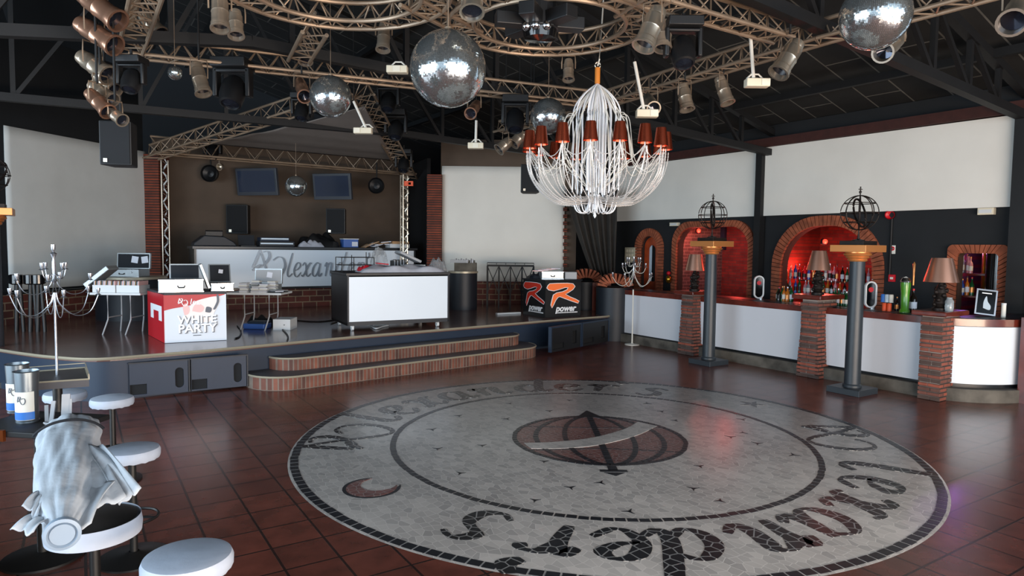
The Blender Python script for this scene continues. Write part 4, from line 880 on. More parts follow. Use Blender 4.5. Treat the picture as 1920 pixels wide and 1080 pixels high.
cloth('grey_cloth','small crumpled grey plastic sheet in front of the black cloth','cloth',onc(583,.12),.6,.2,.16,'grey_fabric',rzc,6)
c=onc(655,.2); root=thing('storage_box','small translucent blue plastic storage box on the stage counter','box',c,rzc)
G().bx(-.19,.19,-.13,.13,0,.2).obj('tub','blue_plastic',root,smooth=False,bevel=.01); G().bx(-.2,.2,-.14,.14,.2,.22).obj('lid','white_plastic',root,smooth=False); G().bx(.02,.17,-.135,-.13,.03,.14).obj('side_sticker','paper',root,smooth=False)
for k in range(9):
    c=onc(684+k*5.5,.12+.04*(k%3)); g=G(); g.box((0,0,.03+.02*(k%4)+.008*k),(.26,.2,.022),rz=random.uniform(-.3,.3),ry=-.45+.05*k); o=g.obj('magazine','carton' if k%3==0 else 'paper',loc=c,rz=rzc); tag(o,'loose magazine in the slumped pile near the right end of the stage counter','magazine','slumped magazines on the stage counter')
c=onc(745,.2); root=thing('cardboard_tray','shallow white and brown carton at the right end of stage counter','box',c,rzc)
G().bx(-.27,.27,-.16,.16,0,.1).obj('tray','white_plastic',root,smooth=False); G().bx(-.2,.26,-.15,.15,.1,.17).obj('flaps','carton',root,smooth=False)
# wall screens
def tv(label,p0,p1,px2,d,tilt,rz):
    a=at(*p0,d);b=at(*p1,d); w=b.x-a.x;h=a.z-b.z; root=thing('wall_screen',label,'television',((a.x+b.x)/2,d,(a.z+b.z)/2),rz,'wall screens in the stage alcove')
    def T(gg): gg.v=[Matrix.Rotation(tilt,3,'X')@v for v in gg.v]; return gg
    fm=T(G().bx(-w/2,w/2,0,.09,-h/2,h/2)).obj('frame','screen_frame',root,smooth=False,bevel=.01)
    T(G().bx(-w/2+.06,w/2-.06,-.006,0,-h/2+.09,h/2-.06)).obj('display','screen',fm,smooth=False)
    g=G(); g.cyl((0,.05,0),(0,.7,.2),.03,n=8); g.obj('wall_bracket','black_steel',root)
tv('left flat screen television tilted down in the stage alcove',(437,315),(524,367),0,16.9,R(8),R(-14))
tv('right flat screen television tilted down beside the small mirror ball',(583,325),(661,375),0,17.4,R(8),R(-14))
for px,py,d,lab in ((392,325,16.6,'round black effects speaker at the left of the wall screens'),(705,348,17.6,'round black effects speaker at the right of the wall screens')):
    root=thing('round_speaker',lab,'speaker',at(px,py,d),0,'round speakers in the alcove')
    g=G(); g.lathe([(0,.3),(.12,.28),(.2,.1),(.21,0),(.19,-.02),(.17,.03),(.08,.08),(0,.06)],24,d=(0,1,0)); g.obj('round_housing','black_plastic',root)
    g=G(); g.cyl((0,.1,.15),(0,.1,.6),.02,n=8); g.obj('hanger','black_steel',root)
p=at(411,313,16.4); root=thing('clip_spotlight','little silver clip lamp beside the left round speaker','lamp',p); g=G(); g.lathe([(.03,.12),(.07,.1),(.09,0),(.07,0)],14,d=(.3,1,.2)); g.cyl((0,0,.05),(0,.02,.4),.012,n=6); g.obj('reflector','can_alu',root)
p=at(766,344,17.05); root=thing('orange_sign_light','small orange box lamp fixed on the right truss post','lamp',p); g=G(); g.holed([(-.11,-.06),(.11,-.06),(.11,.06),(-.11,.06)],[[(-.01,-.03),(.06,-.03),(.06,.03),(-.01,.03)]],lambda x,z,t:(x,t,z),0,.08); g.obj('orange_case','orange_plastic',root,smooth=False)
# ================================================================ STAGE PROPS
def standing(pxl,pyl,pxr,pyr,z=ZS):
    a=atz(pxl,pyl,z);b=atz(pxr,pyr,z);u=(b-a).xy; return a,b,u.length,math.atan2(u.y,u.x)
# rolling white fronted booth
a,b,L,rz=standing(651,622,841,612.5)
root=thing('rolling_booth','black sided booth on casters with white front panel at the stage edge','booth',(a.x,a.y,ZS),rz)
hb=at(650,512,a.y).z-ZS; D=1.15
g=G(); g.bx(0,.03,0,D,.1,hb-.05); g.bx(L-.03,L,0,D,.1,hb-.05); g.bx(0,L,D-.03,D,.1,hb-.05); g.bx(0,L,0,D,.1,.14); g.obj('black_carcass','black_plastic',root,smooth=False)
g=G(); g.bx(-.02,L+.02,-.02,D+.02,hb-.05,hb); g.obj('black_top','black_plastic',root,smooth=False,bevel=.006)
g=G(); g.bx(.03,L-.03,-.012,.01,.17,hb-.07); g.obj('white_front','white_panel',root,smooth=False)  # plain white front, not a light source
g=G(); g.bx(0,.03,-.016,0,.1,hb-.05); g.bx(L-.03,L,-.016,0,.1,hb-.05); g.bx(0,L,-.016,0,.1,.17); g.obj('front_frame','navy_dark',root,smooth=False)
for x,y in ((.12,.12),(L-.18,.12),(.12,D-.12),(L-.18,D-.12)): G().cyl((x-.02,y,.05),(x+.02,y,.05),.05,n=14).bx(x-.03,x+.03,y-.02,y+.02,.07,.12).obj('caster','white_plastic',root)
bt=Vector((a.x,a.y,ZS+hb)); bu=Vector((math.cos(rz),math.sin(rz),0)); bv=Vector((-math.sin(rz),math.cos(rz),0))
def onb(x,y,z=0): return bt+bu*x+bv*y+Vector((0,0,z))
cloth('folded_sheet','rumpled pale grey sheet along the front of the white booth top','sheet',onb(L*.56,.28,.0),L*.84,.5,.15,'grey_fabric',rz,9,.35)
o=G().box((0,0,.0),(.2,.16,.02),ry=.1).obj('red_booklet','red_fabric',loc=onb(L*.36,.2,.155),rz=rz); tag(o,'bright red booklet lying on the grey sheet of the booth','booklet')
cloth('red_cloth','dark red cloth scrap beside the red booklet on the booth','cloth',onb(L*.24,.34),.34,.3,.13,'red_fabric',rz,5)
cloth('plastic_bag','clear crumpled plastic bag standing on the middle of the booth','bag',onb(L*.42,.75),.3,.28,.5,'clear_wrap',rz,3,.3)
cloth('plastic_bag','grey translucent plastic bag at the right end of the booth','bag',onb(L*.93,.25),.28,.35,.3,'clear_wrap',rz,8,.3)
root=thing('wire_basket','black wire basket on the left end of the rolling booth','basket',onb(.05,.55),rz)
g=G()
for z in(.0,.12,.26): g.tube([(0,0,z),(.6,0,z),(.6,.45,z),(0,.45,z)],.006,5,True)
for x,y,h_ in((0,0,.26),(.22,0,.26),(.45,0,.36),(.6,0,.26),(0,.45,.26),(.3,.45,.3),(.6,.45,.26)): g.tube([(x,y,0),(x,y,h_)],.008,5)
g.obj('wire_frame','black_steel',root)
root=thing('disc_rack','small rack of dark disc cases on the booth, left of the leaning lid','disc rack',onb(L*.56,.75),rz)
for k in range(9): G().bx(k*.03,k*.03+.02,0,.16,0,.2+.01*(k%3)).obj('disc_case','grey_slat' if k%2 else 'black_plastic',root,smooth=False)
root=thing('open_flight_case','silver case with raised lid lying on the right part of the booth','case',onb(L*.74,.7),rz)
G().bx(-.2,.3,0,.35,0,.12).obj('case_body','case_silver',root,smooth=False); G().box((-.02,.1,.27),(.46,.36,.05),ry=R(24)).obj('case_lid','grey_slat',root,smooth=False,bevel=.01)
# white party box table
a,b,L,rz=standing(309,644,425,638)
root=thing('party_box','white promotional box reading WHITE PARTY with red torn left side','box',(a.x,a.y,ZS),rz)
h=at(300,549,a.y).z-ZS; D=.75
bk=Matrix.Rotation(-rz,3,'Z')@(atz(279,628,ZS)-a); bl=(bk.x,bk.y)
G().prism([(0,0),(L,0),(L-.05,D),bl],.005,h-.02).obj('box_body','party_white',root,smooth=False)
def sidef(x,z,t): q=Vector((0,0)).lerp(Vector(bl),x); n_=Vector((-bl[1],bl[0])).normalized()*(-1 if bl[0]*0-(-bl[1])>9 else 1); return (q.x+n_.x*t*sgn,q.y+n_.y*t*sgn,z)
sgn=1 if Vector((-bl[1],bl[0])).x<0 else -1
g=G(); g.prism([(0,.004),(1,.004),(1,h-.03),(0,h-.03)],0,.006,sidef); g.obj('red_side','party_red',root,smooth=False)
g=G(); g.prism([(.12,h*.42),(.3,h*.42),(.3,h*.6),(.62,h*.6),(.62,h*.42),(.8,h*.42),(.8,h*.72),(.12,h*.72)],.006,.008,sidef); g.obj('side_print','logo_white',root,smooth=False)
g=G(); g.prism([(-.0,-.012),(L+.01,-.012),(L-.04,D),(bl[0]-.01,bl[1])],h-.035,h); g.obj('box_lid','navy_dark',root,smooth=False)
g=G(); pts=spline([(0,h-.27),(.12,h-.24),(.35,h-.2),(.6,h-.12),(L-.02,h-.045)],6)+[(L-.02,h-.036),(0,h-.036)]; g.prism(pts,0,.003,lambda x,z,t:(x,-.001-t,z)); g.obj('red_banner','party_red',root,smooth=False)
g=G(); pts=spline([(.28,h-.32),(.4,h-.16),(.55,h-.1),(.72,h-.07),(.78,h-.12),(.7,h-.3),(.62,h-.46),(.45,h-.44),(.3,h-.38)],5); g.prism(pts,0,.0035,lambda x,z,t:(x,-.002-t,z)); g.obj('blush_graphic','party_grad',root,smooth=False)
for pts,m in (([(.3,.42),(.36,.44),(.38,.52),(.33,.6),(.28,.55)],'party_pink'),([(.42,.48),(.56,.46),(.6,.54),(.5,.6),(.44,.55)],'party_pink'),([(.62,.46),(.7,.45),(.72,.52),(.64,.54)],'party_shadow'),([(.74,.5),(.78,.5),(.84,.62),(.83,.72),(.8,.72),(.8,.62)],'party_shadow')):
    g=G(); g.prism(spline([(x*L/.95,z*h/.77) for x,z in pts+pts[:1]],4)[:-1],0,.004,lambda x,z,t:(x,-.004-t,z)); g.obj('figure_graphic',m,root,smooth=False)
MX=lambda x,z,y=-.012:Matrix.Translation((x,y,z))@Matrix.Rotation(R(90),4,'X')
for i,(m,dx,yy) in enumerate((('party_shadow',.012,-.008),('logo_white',0,-.012))):
    textobj('WHITE','printed_title',.17,m,root,MX(L*.52+dx,h*.45-dx,yy),.003,sx=1.02); textobj('PARTY','printed_title',.18,m,root,MX(L*.52+dx,h*.27-dx,yy),.003,sx=1.0)
g=G(); x0=L*.22
for ch,dx in (('@',0),('l',.16),('e',.2),('x',.25)): glyph(g,ch,lambda x,y,t,dx=dx:(x0+dx+x*.055,-.006-t,h-.19+y*.055),0,.004,.1,.25)
g.obj('script_logo','logo_white',root,smooth=False)
g=G(); g.bx(L*.45,L*.58,-.006,-.001,h*.125,h*.14); g.obj('small_print','party_shadow',root,smooth=False)
0 and textobj('W','side_print',.2,'logo_white',root,Matrix.Translation((-.012,D*.5,h*.42))@Matrix.Rotation(R(-90),4,'Z')@Matrix.Rotation(R(90),4,'X'),.002)
pt=Vector((a.x,a.y,ZS+h+.003)); pu=Vector((math.cos(rz),math.sin(rz),0)); pv=Vector((-math.sin(rz),math.cos(rz),0))
def onp(x,y,z=0): return pt+pu*x+pv*y+Vector((0,0,z))
def record_case(label,c,rz,w,d,h,lidang=None,foamcol='foam',papers=0,grp='silver flight cases on the stage'):
    root=thing('flight_case',label,'case',c,rz,grp)
    G().bx(0,w,0,d,0,h).obj('case_body','case_silver',root,smooth=False,bevel=.008)
    g=G(); g.bx(0,w,-.004,0,h*.93,h); g.bx(0,w,-.004,0,0,h*.06); g.obj('edge_rail','chrome',root,smooth=False)
    g=G(); g.tube([(w*.42,-.01,h*.5),(w*.44,-.035,h*.36),(w*.56,-.035,h*.36),(w*.58,-.01,h*.5)],.008,6); g.obj('handle','black_plastic',root)
    for x in(.2,.8): G().box((w*x,-.006,h*.62),(.03,.012,.04)).obj('latch','chrome',root,smooth=False)
    if lidang is not None:
        M=Matrix.Translation((0,d,h))@Matrix.Rotation(lidang,4,'X')
        g=G(); g.bx(0,w,-.0,.05,0,d*.78); g.v=[(M@v.to_4d()).to_3d() for v in g.v]; ld=g.obj('lid','case_silver',root,smooth=False)
        g=G(); g.bx(.02,w-.02,-.006,.0,.015,d*.78-.02); g.v=[(M@v.to_4d()).to_3d() for v in g.v]; g.obj('lid_foam',foamcol,ld,smooth=False)
        for k in range(papers):
            g=G(); g.box((w*(.55+.3*k),-.012,d*.45),(w*.2,.004,w*.2),ry=.15*(1-2*k)); g.v=[(M@v.to_4d()).to_3d() for v in g.v]; g.obj('note_paper','paper',ld,smooth=False)
    return root
record_case('closed silver case on the left of the party box, with handle',onp(-.07,.05),rz,.62,.42,.19)
record_case('dark lidded case standing open behind the closed silver case',onp(.1,.5),rz,.45,.32,.16,R(-8))
record_case('silver case on the right of the party box with raised dark lid',onp(.66,.12),rz,.33,.4,.12,R(-22),'foam',1)
o=G().box((0,0,.2),(.045,.3,.4),ry=R(-18)).obj('case_lid','case_silver',loc=onp(.58,.3,.03),rz=rz,bevel=.006); tag(o,'loose silver lid leaning between the two cases on the party box','case lid')
# folding tables
def foldtable(label,x0,x1,zt,d,depth,legs=True,mt='white_plastic'):
    a=at(x0,550,d);b=at(x1,550,d); w=b.x-a.x; root=thing('folding_table',label,'table',(a.x,d,ZS),0,'white folding tables on the stage'); H=zt-ZS
    G().bx(0,w,0,depth,H-.04,H).obj('tabletop',mt,root,smooth=False,bevel=.01)
    for x in(w*.3,w*.75):
        g=G(); g.tube([(x,.08,H-.04),(x,.08,.25),(x-.06,.02,0)],.012,6); g.tube([(x,depth-.08,H-.04),(x,depth-.08,.25),(x-.06,depth-.02,0)],.012,6); g.tube([(x,.08,.28),(x,depth-.08,.28)],.01,6); g.obj('leg_frame','grey_slat',root)
    return root,a,w,H
z1=at(215,549,10.9).z
t1,a1_,w1,H1=foldtable('white folding table with record boxes left of the party box',167,263,z1,10.9,.55)
for k,(x,lab) in enumerate(((.03,'white cardboard box packed with disc sleeves, left on folding table'),(.5,'white cardboard box packed with disc sleeves, right on folding table'))):
    root=thing('disc_box',lab,'box',(a1_.x+x*w1,10.95,z1),R(-2),'white disc boxes on the folding table')
    G().bx(0,.38,0,.3,0,.12).obj('cardboard_tray','white_plastic',root,smooth=False)
    for j in range(20): G().box((.02+j*.0178,.15,.11),(.011,.27,.15+.01*(j%3)),ry=.06).obj('disc_sleeve',['paper','grey_slat','carton','party_pink','black_plastic'][j*7%5],root,smooth=False)
g=G(); g.box((0,0,.2),(.08,.3,.5),ry=R(52)); o=g.obj('case_lid','case_silver',loc=(a1_.x+.02,11.2,z1+.05),bevel=.01); tag(o,'silver lid tilted upright at the left end of folding table','case lid')
z2=at(480,549,11.6).z
t2,a2_,w2,H2=foldtable('white folding table covered with stacks of disc cases',424,527,z2,11.6,.6)
def cdstack(label,x,y,z,n,grp,cols,w=.14,jit=.015):
    for k in range(n):
        g=G(); g.box((random.uniform(-jit,jit),random.uniform(-jit,jit),.006+k*.0125),(w,.125,.0105),rz=random.uniform(-.1,.1)); o=g.obj('disc_case',cols[k%len(cols)],loc=(x,y,z),smooth=False); tag(o,label,'disc case',grp)
lb=['first tall stack from the left','second stack','middle tall stack','right stack']
cols=['white_plastic','paper','grey_slat','white_plastic','label_white']
for k,(x,n,nm) in enumerate(((.3,14,'leftmost'),(.52,9,'second from left'),(.66,12,'third from left'),(.44,16,'rear left'),(.74,15,'rear right'))):
    cdstack('pale disc case in the %s stack on the folding table behind the steps'%nm,a2_.x+x*w2*1.0,11.68+(.22 if k>2 else 0),z2,n,'%s stack of disc cases'%nm,cols)
for k in range(7):
    g=G(); g.box((0,0,.012+.012*(k%3)),(.14,.125,.011),rz=random.uniform(-1,1),rx=random.uniform(-.06,.06)); o=g.obj('disc_case',['black_plastic','paper','grey_slat'][k%3],loc=(a2_.x+w2*(.8+.03*k),11.72+.1*(k%2),z2),smooth=False); tag(o,'loose disc case scattered at the right end of the folding table','disc case','scattered disc cases')
r_=record_case('open case with grey foam lid behind the stacks of disc cases',(a2_.x+w2*.22,12.0,z2),0,.5,.35,.12,R(-6),'grey_slat',1)
# things on the stage floor under table
def fl_(px,py): p=atz(px,py,ZS); return p
p=fl_(512,619); root=thing('white_carton','small white box on the stage floor under the folding table','box',p,R(2)); G().bx(0,.3,0,.42,0,.19).obj('box_body','white_plastic',root,smooth=False); g=G(); g.prism([(.18,.1),(.21,.1),(.195,.08)],0,.003,lambda x,z,t:(x,-t-.001,z)); g.obj('printed_mark','black_plastic',root)
p=fl_(455,617); root=thing('tool_case','blue plastic tool case on the stage floor behind party box','tool case',p,R(-6)); G().bx(0,.4,0,.3,0,.1).obj('case_body','blue_plastic',root,smooth=False,bevel=.02); G().bx(.1,.42,-.02,.25,.1,.14).obj('case_lid','navy_panel',root,smooth=False,bevel=.01)
p=fl_(487,610); root=thing('equipment_bag','dark green bag crumpled on stage floor beside the white box','bag',p); cloth_ob=G()
def bagf(u,v): x=(u-.5)*2;y=(v-.5)*2; return (x*.22,y*.18,.2*max(0,(1-x**4)*(1-y**4))**.5*(.8+.2*math.sin(7*x+3*y)))
cloth_ob.grid(bagf,16,12).obj('bag_body','grille',root)
for k,(pts,lab) in enumerate(([[(500,604),(520,612),(533,622),(540,632),(538,640)],'black cable looping off beside the white carton'],[[(545,600),(570,603),(600,604),(640,600),(620,608)],'thin cable trailing on stage toward the booth'],[[(445,612),(452,622),(449,632),(440,636)],'dark cable curling in front of the blue tool case'])):
    g=G(); P=[fl_(*q)+Vector((0,0,.012)) for q in pts]; S=spline([tuple(x) for x in P],6); g.tube(S,.012,6); o=g.obj('power_cable','black_plastic'); tag(o,lab,'cable')
g=G(); P=[fl_(*q)+Vector((0,0,.02)) for q in ((695,613),(705,618),(718,614),(728,612),(715,611),(700,612))]; g.tube(spline([tuple(x) for x in P],5),.014,6); o=g.obj('white_cable','white_plastic'); tag(o,'white coiled cable on the stage beneath the booth','cable')
p0=fl_(931,590);p1=fl_(975,588); g=G(); g.bar(p0+Vector((0,0,.02)),p1+Vector((0,0,.02)),.08,.035); o=g.obj('white_batten','white_plastic',smooth=False); tag(o,'short white bar lying on stage left of the logo table','bar')
# round plinths
def plinth(name,label,px,pyb,pyt,d,rad,m='navy_dark'):
    p=at(px,pyb,d); zt_=at(px,pyt,d).z; root=thing(name,label,'plinth',(p.x,d,ZS)); H=zt_-ZS
    G().lathe([(rad,0),(rad,H-.05),(0,H-.05)],40).obj('drum',m,root); G().lathe([(rad*1.0,H-.05),(rad*1.06,H-.045),(rad*1.06,H),(0,H)],40).obj('rim','edge_trim',root)
    return root,p.x,d,zt_
_,x_,d_,zt_=plinth('round_plinth','dark half round plinth beside the left brick pillar',247,600,518,13.4,.62)
record_case('open case with two white notes on the round dark plinth',(x_-.33,d_-.3,zt_),0,.66,.4,.15,R(-5),'foam',2)
_,x_,d_,zt_=plinth('round_plinth','dark round plinth before the cream screen, behind the booth',868,575,508,16.2,.34)
root=thing('record_crate','grey green crate of records on the rear round plinth','crate',(x_-.3,d_-.2,zt_),0)
G().bx(.1,.62,0,.35,0,.2).obj('crate_body','concrete',root,smooth=False); G().bx(.0,.4,.02,.3,.2,.27).obj('lid_flap','grey_slat',root,smooth=False)
for j in range(12): G().bx(.12+j*.04,.14+j*.04,.03,.3,.2,.3-.02*(j%3)).obj('record_sleeve',['grey_slat','paper','concrete'][j%3],root,smooth=False)
# black metal stand with glass top
pp=at(957,527,16.8); root=thing('metal_stand','black braced metal stand with flat top before the brick wall','stand',(pp.x,16.8,ZS))
H=at(957,498,16.8).z-ZS; w=1.15
g=G(); g.bx(-w/2,w/2,-.25,.25,H-.02,H+.02); g.obj('top_frame','black_steel',root,smooth=False)
g=G()
for x in(-w/2,-w*.25,0,w*.25,w/2): g.bar((x,-.22,0),(x,-.22,H),.03);g.bar((x,.22,0),(x,.22,H),.03)
g.obj('uprights','black_steel',root,smooth=False)
g=G()
for k in range(4): x=-w/2+w*.25*k; g.bar((x,-.22,H),(x+w*.25,-.22,H*.35),.02); g.bar((x+w*.25,-.22,H),(x,-.22,H*.35),.02)
g.obj('cross_braces','black_steel',root,smooth=False)
g=G()
for x in [-w/2+w*k/5 for k in range(6)]: g.bar((x,-.22,H),(x,-.22,H+.07),.012)
g.tube([(-w/2,-.22,H+.07),(w/2,-.22,H+.07)],.01,5); g.obj('top_rail','black_steel',root)
# R power table
pc=atz(1022,596,ZS); ang=R(33); hR=at(1022,525,pc.y).z-ZS
s1=.93
root=thing('logo_table','black square table with red and orange R power logos','table',(pc.x,pc.y,ZS),0)
ur=Vector((math.cos(R(30)),math.sin(R(30)),0)); ul=Vector((-math.sin(R(30))*1,math.cos(R(30)),0))
q=[Vector((0,0,0)),ur*s1,ur*s1+ul*s1,ul*s1]
G().prism([(v.x,v.y) for v in q],0,hR-.03).obj('table_body','table_black',root,smooth=False)
q2=[v+(v-(ur+ul)*s1/2).normalized()*.03 for v in q]; G().prism([(v.x,v.y) for v in q2],hR-.03,hR).obj('tabletop','black_top',root,smooth=False)
RP=[(.03,.92),(.08,.99),(.3,1.0),(.62,1.0),(.8,.97),(.86,.86),(.8,.74),(.64,.6),(.56,.54),(.7,.42),(.9,.3),(1.0,.22),(.98,.14),(.78,.24),(.56,.36),(.4,.45),(.33,.42),(.26,.3),(.2,.12),(.15,-.02),(.13,.1),(.17,.36),(.2,.52),(.3,.6),(.48,.64),(.62,.72),(.66,.82),(.55,.83),(.38,.76),(.2,.7),(.06,.74),(.0,.82)]
def logo(org,u,n,col,wd):
    f=lambda x,z,t:tuple(org+u*(x*wd)+n*(.003+t)+Vector((0,0,.22+z*(hR-.3))))
    def off(P,k):
        o=[]
        for i in range(len(P)):
            a_=Vector(P[i-1]);b_=Vector(P[(i+1)%len(P)]);t=(b_-a_).normalized(); o.append((P[i][0]+t.y*k*-1,P[i][1]+t.x*k))
        return o
    g=G(); g.prism(off(RP,.022),0,.002,f); g.obj('logo_outline','logo_white',root,smooth=False)
    g=G(); g.prism(RP,.002,.005,f); g.obj('logo_letter',col,root,smooth=False)
    M=Matrix(((u.x,0,n.x,org.x+u.x*wd*.58+n.x*.006),(u.y,0,n.y,org.y+u.y*wd*.58+n.y*.006),(0,1,0,.185),(0,0,0,1)))
    textobj('power','logo_word',.19,'logo_white',root,M,.002,shear=.25,sx=1.05*wd/.85)
    g=G(); f2=lambda x,z,t:tuple(org+u*(x*wd)+n*(.003+t)+Vector((0,0,z)))
    for k in range(16): g.prism([(.28+k*.043,.085),(.31+k*.043,.085),(.31+k*.043,.11),(.28+k*.043,.11)],0,.002,f2)
    g.obj('small_print','logo_white',root,smooth=False)
nR=Vector((ur.y,-ur.x,0)); logo(ur*.04,ur,nR,'logo_orange',s1*.9)
uL=-ul; nL=Vector((uL.y,-uL.x,0)); logo(ul*s1-ul*.03,uL,nL,'logo_red',s1*.93)
tp=pc+Vector((0,0,hR))+(ur+ul)*s1*.45
record_case('silver disc case on the logo table, under loose sleeves',tuple(tp+Vector((-.22,-.2,0))),R(12),.5,.35,.16)
for k in range(6): o=G().box((0,0,.01),(.24,.2,.014),rz=k*.3).obj('disc_sleeve','paper' if k%2 else 'party_pink',loc=tuple(tp+Vector((-.3+.08*k,.0,.165+.012*k))),smooth=False); tag(o,'thin printed sleeve on top of the case on the logo table','sleeve','sleeves on the logo table case')
cloth('dark_bag','flat dark bag at the left corner of the logo table','bag',tuple(pc+Vector((0,0,hR))+ul*s1*.7+ur*.2),.45,.3,.12,'navy_dark',R(20),2)
o=G().bx(0,.26,0,.3,0,.16).obj('clear_crate','grey_slat',loc=tuple(tp+Vector((.3,-.1,0))),smooth=False,bevel=.01); tag(o,'small grey ribbed crate at the right of the logo table top','crate')
# black draped pedestals at left
for px,lab in ((31,'leftmost'),(57,'middle'),(71,'rightmost')):
    p=atz(px,600,ZS); zt_=at(px,520,11.2).z; pz=at(px,519,11.2); root=thing('dark_glass_stand',lab+' of the three dark topped stands behind the left candelabra','stand',(pz.x,11.2,ZS),0,'dark stands on the left of the stage')
    H=zt_-ZS; g=G(); g.cyl((-.03,0,0),(0,0,H-.1),.035,n=10); g.cyl((.09,0,0),(.05,0,H-.1),.03,n=10); g.obj('legs','black_plastic',root)
    G().lathe([(.07,H-.12),(.11,H-.1),(.11,H+.04),(.08,H+.05),(0,H+.05)],16).obj('top_drum','black_gloss',root)
# ================================================================ FOREGROUND LEFT
def stool(label,px,py,rad,seat=.75,cover='seat_white',dark=False):
    p=atz(px,py,seat-.02); root=thing('bar_stool',label,'stool',(p.x,p.y,0),0,'round bar stools')
    G().lathe([(0,0),(.22,0),(.22,.012),(.06,.035),(.03,.05)],28).obj('base','stool_black',root)
    G().cyl((0,0,.03),(0,0,seat-.07),.024,n=14).obj('post','stool_black',root)
    G().tube([(.15*math.cos(t),.15*math.sin(t),.28) for t in [2*math.pi*i/28 for i in range(28)]],.009,6,True).bar((-.15,0,.28),(.15,0,.28),.012).obj('footrest','stool_black',root)
    g=G(); pr=[(0,seat-.075),(rad*.96,seat-.075),(rad*1.0,seat-.06),(rad*1.01,seat-.03),(rad*.96,seat-.008),(rad*.8,seat),(0,seat+.004)]
    g.lathe(pr,44)
    if cover=='seat_white':
        for i,v in enumerate(g.v):
            if v.z<seat-.05: v.z+= .003*math.sin(i*2.3); k=1+.008*math.sin(i*3.1); v.x*=k; v.y*=k
    g.obj('seat',cover,root); return root,p
stool('white covered stool farthest back, partly behind the table post',122,738,.17)
stool('white covered stool in front of the navy stage hatches',210,748,.17)
stool('white covered stool in the middle of the row, right of the folded parasol',247,844,.17)
stool('white covered stool nearest the camera, cut by the bottom edge',352,1046,.185)
rt,p5=stool('stool with worn dark seat under the folded parasol',176,976,.2,.75,'stool_black')
g=G(); g.lathe([(.205,.745),(.212,.7),(.208,.66)],44); g.obj('white_cover_rim','seat_white',rt)
# tray topped high table
root=thing('high_table','dark square high table with raised metal edge holding the candelabra','table',(tp_:=at(107,702,5.02)).xy.to_3d(),R(6))
tq=[atz(*p_,1.095) for p_ in ((62,719),(167,712),(160,690),(47,699))]
def tw(g): return g
G().prism([(v.x,v.y) for v in tq],1.045,1.095).obj('tabletop','table_grey',root,world=True,smooth=False)
G().tube([(v.x,v.y,1.1) for v in tq],.006,5,True).obj('metal_edge','edge_trim',root,world=True)
G().tube([(tq[1].x,tq[1].y,1.1),(tq[1].x,tq[1].y,1.135),(tq[2].x,tq[2].y,1.135),(tq[3].x,tq[3].y,1.135),(tq[3].x,tq[3].y,1.1)],.004,5).obj('gallery_rail','edge_trim',root,world=True)
G().cyl((0,0,.02),(0,0,1.05),.032,n=14).obj('post','stool_black',root); G().lathe([(0,0),(.26,0),(.26,.015),(.04,.05),(0,.05)],24).obj('foot','stool_black',root)
q=atz(108,790,.92); root=thing('side_table','low dark table with copper studded edge beneath the folded parasol','table',(q.x-.12,q.y,0),R(-8))
G().box((0,0,.9),(.62,.5,.035)).obj('tabletop','black_steel',root,smooth=False,bevel=.005); G().bx(-.32,.0,-.27,-.25,.86,.93).obj('copper_edge','copper_edge',root,smooth=False)
G().cyl((0,0,0),(0,0,.88),.035,n=12).obj('post','stool_black',root); G().lathe([(0,0),(.24,0),(.24,.015),(.04,.05),(0,.05)],24).obj('foot','stool_black',root)
# metal cans with printed label
for px,py,d,lab in ((52,782,4.35,'front metal bucket can with blue and white printed label'),(35,770,4.6,'rear metal bucket can half hidden behind the front one')):
    b_=at(px,py,d); root=thing('metal_can',lab,'can',(b_.x,b_.y,.918),R(10),'metal cans on the side table'); H=.33
    G().lathe([(0,0),(.066,0),(.066,.01),(.062,.015),(.064,H*.6),(.07,H),(.076,H+.004),(.07,H+.006),(.064,H-.03),(0,H-.05)],30).obj('can_body','metal_can',root)
    g=G(); g.lathe([(.0665,.02),(.0672,H*.62)],16,a0=R(-150),a1=R(-30)); g.obj('paper_label','label_white',root)
    g=G(); g.lathe([(.0675,.022),(.068,H*.22)],16,a0=R(-150),a1=R(-30)); g.obj('label_stripe','label_blue',root)
    g=G(); 
    for ch,dx in(('@',-.03),): glyph(g,ch,lambda x,y,t:(.0685*math.sin(dx/.07+x*.022/.07),-.0685*math.cos(dx/.07+x*.022/.07)-t,H*.4+y*.025),0,.001,.12,.3)
    g.obj('label_script','party_shadow',root)
# folded parasol wrapped in white fabric
A0_=at(134,800,3.95); A0_.z=1.0
A1_=at(117,1000,2.72)
A0_=Vector((A0_.x,A0_.y,A0_.z)); ax_=(A0_-A1_); Lp=ax_.length; axn=ax_.normalized(); sx_=axn.cross(Vector((0,0,1))).normalized(); uz_=sx_.cross(axn)
root=thing('folded_parasol','folded white parasol lying across the dark stool and side table','parasol',A1_)
G().cyl((0,0,0)-Vector((0,0,0)) if False else Vector((0,0,0)),axn*Lp,.022,n=12).obj('pole','white_metal',root)
g=G(); g.lathe([(0,-.015),(.045,-.015),(.047,-.005),(.055,-.02),(.068,-.015),(.068,.01),(.05,.02),(0,.02)],36); Mx=axn.to_track_quat('Z','Y').to_matrix(); g.v=[Mx@v for v in g.v]; g.obj('end_cap','cap_grey',root)
def prad(t):
    K=[(0,.035),(.04,.07),(.15,.12),(.35,.16),(.6,.175),(.8,.185),(.92,.165),(1,.06)]
    for (a,b),(c_,d_) in zip(K,K[1:]):
        if a<=t<=c_: w_=(t-a)/(c_-a); w_=w_*w_*(3-2*w_); return b+(d_-b)*w_
    return .05
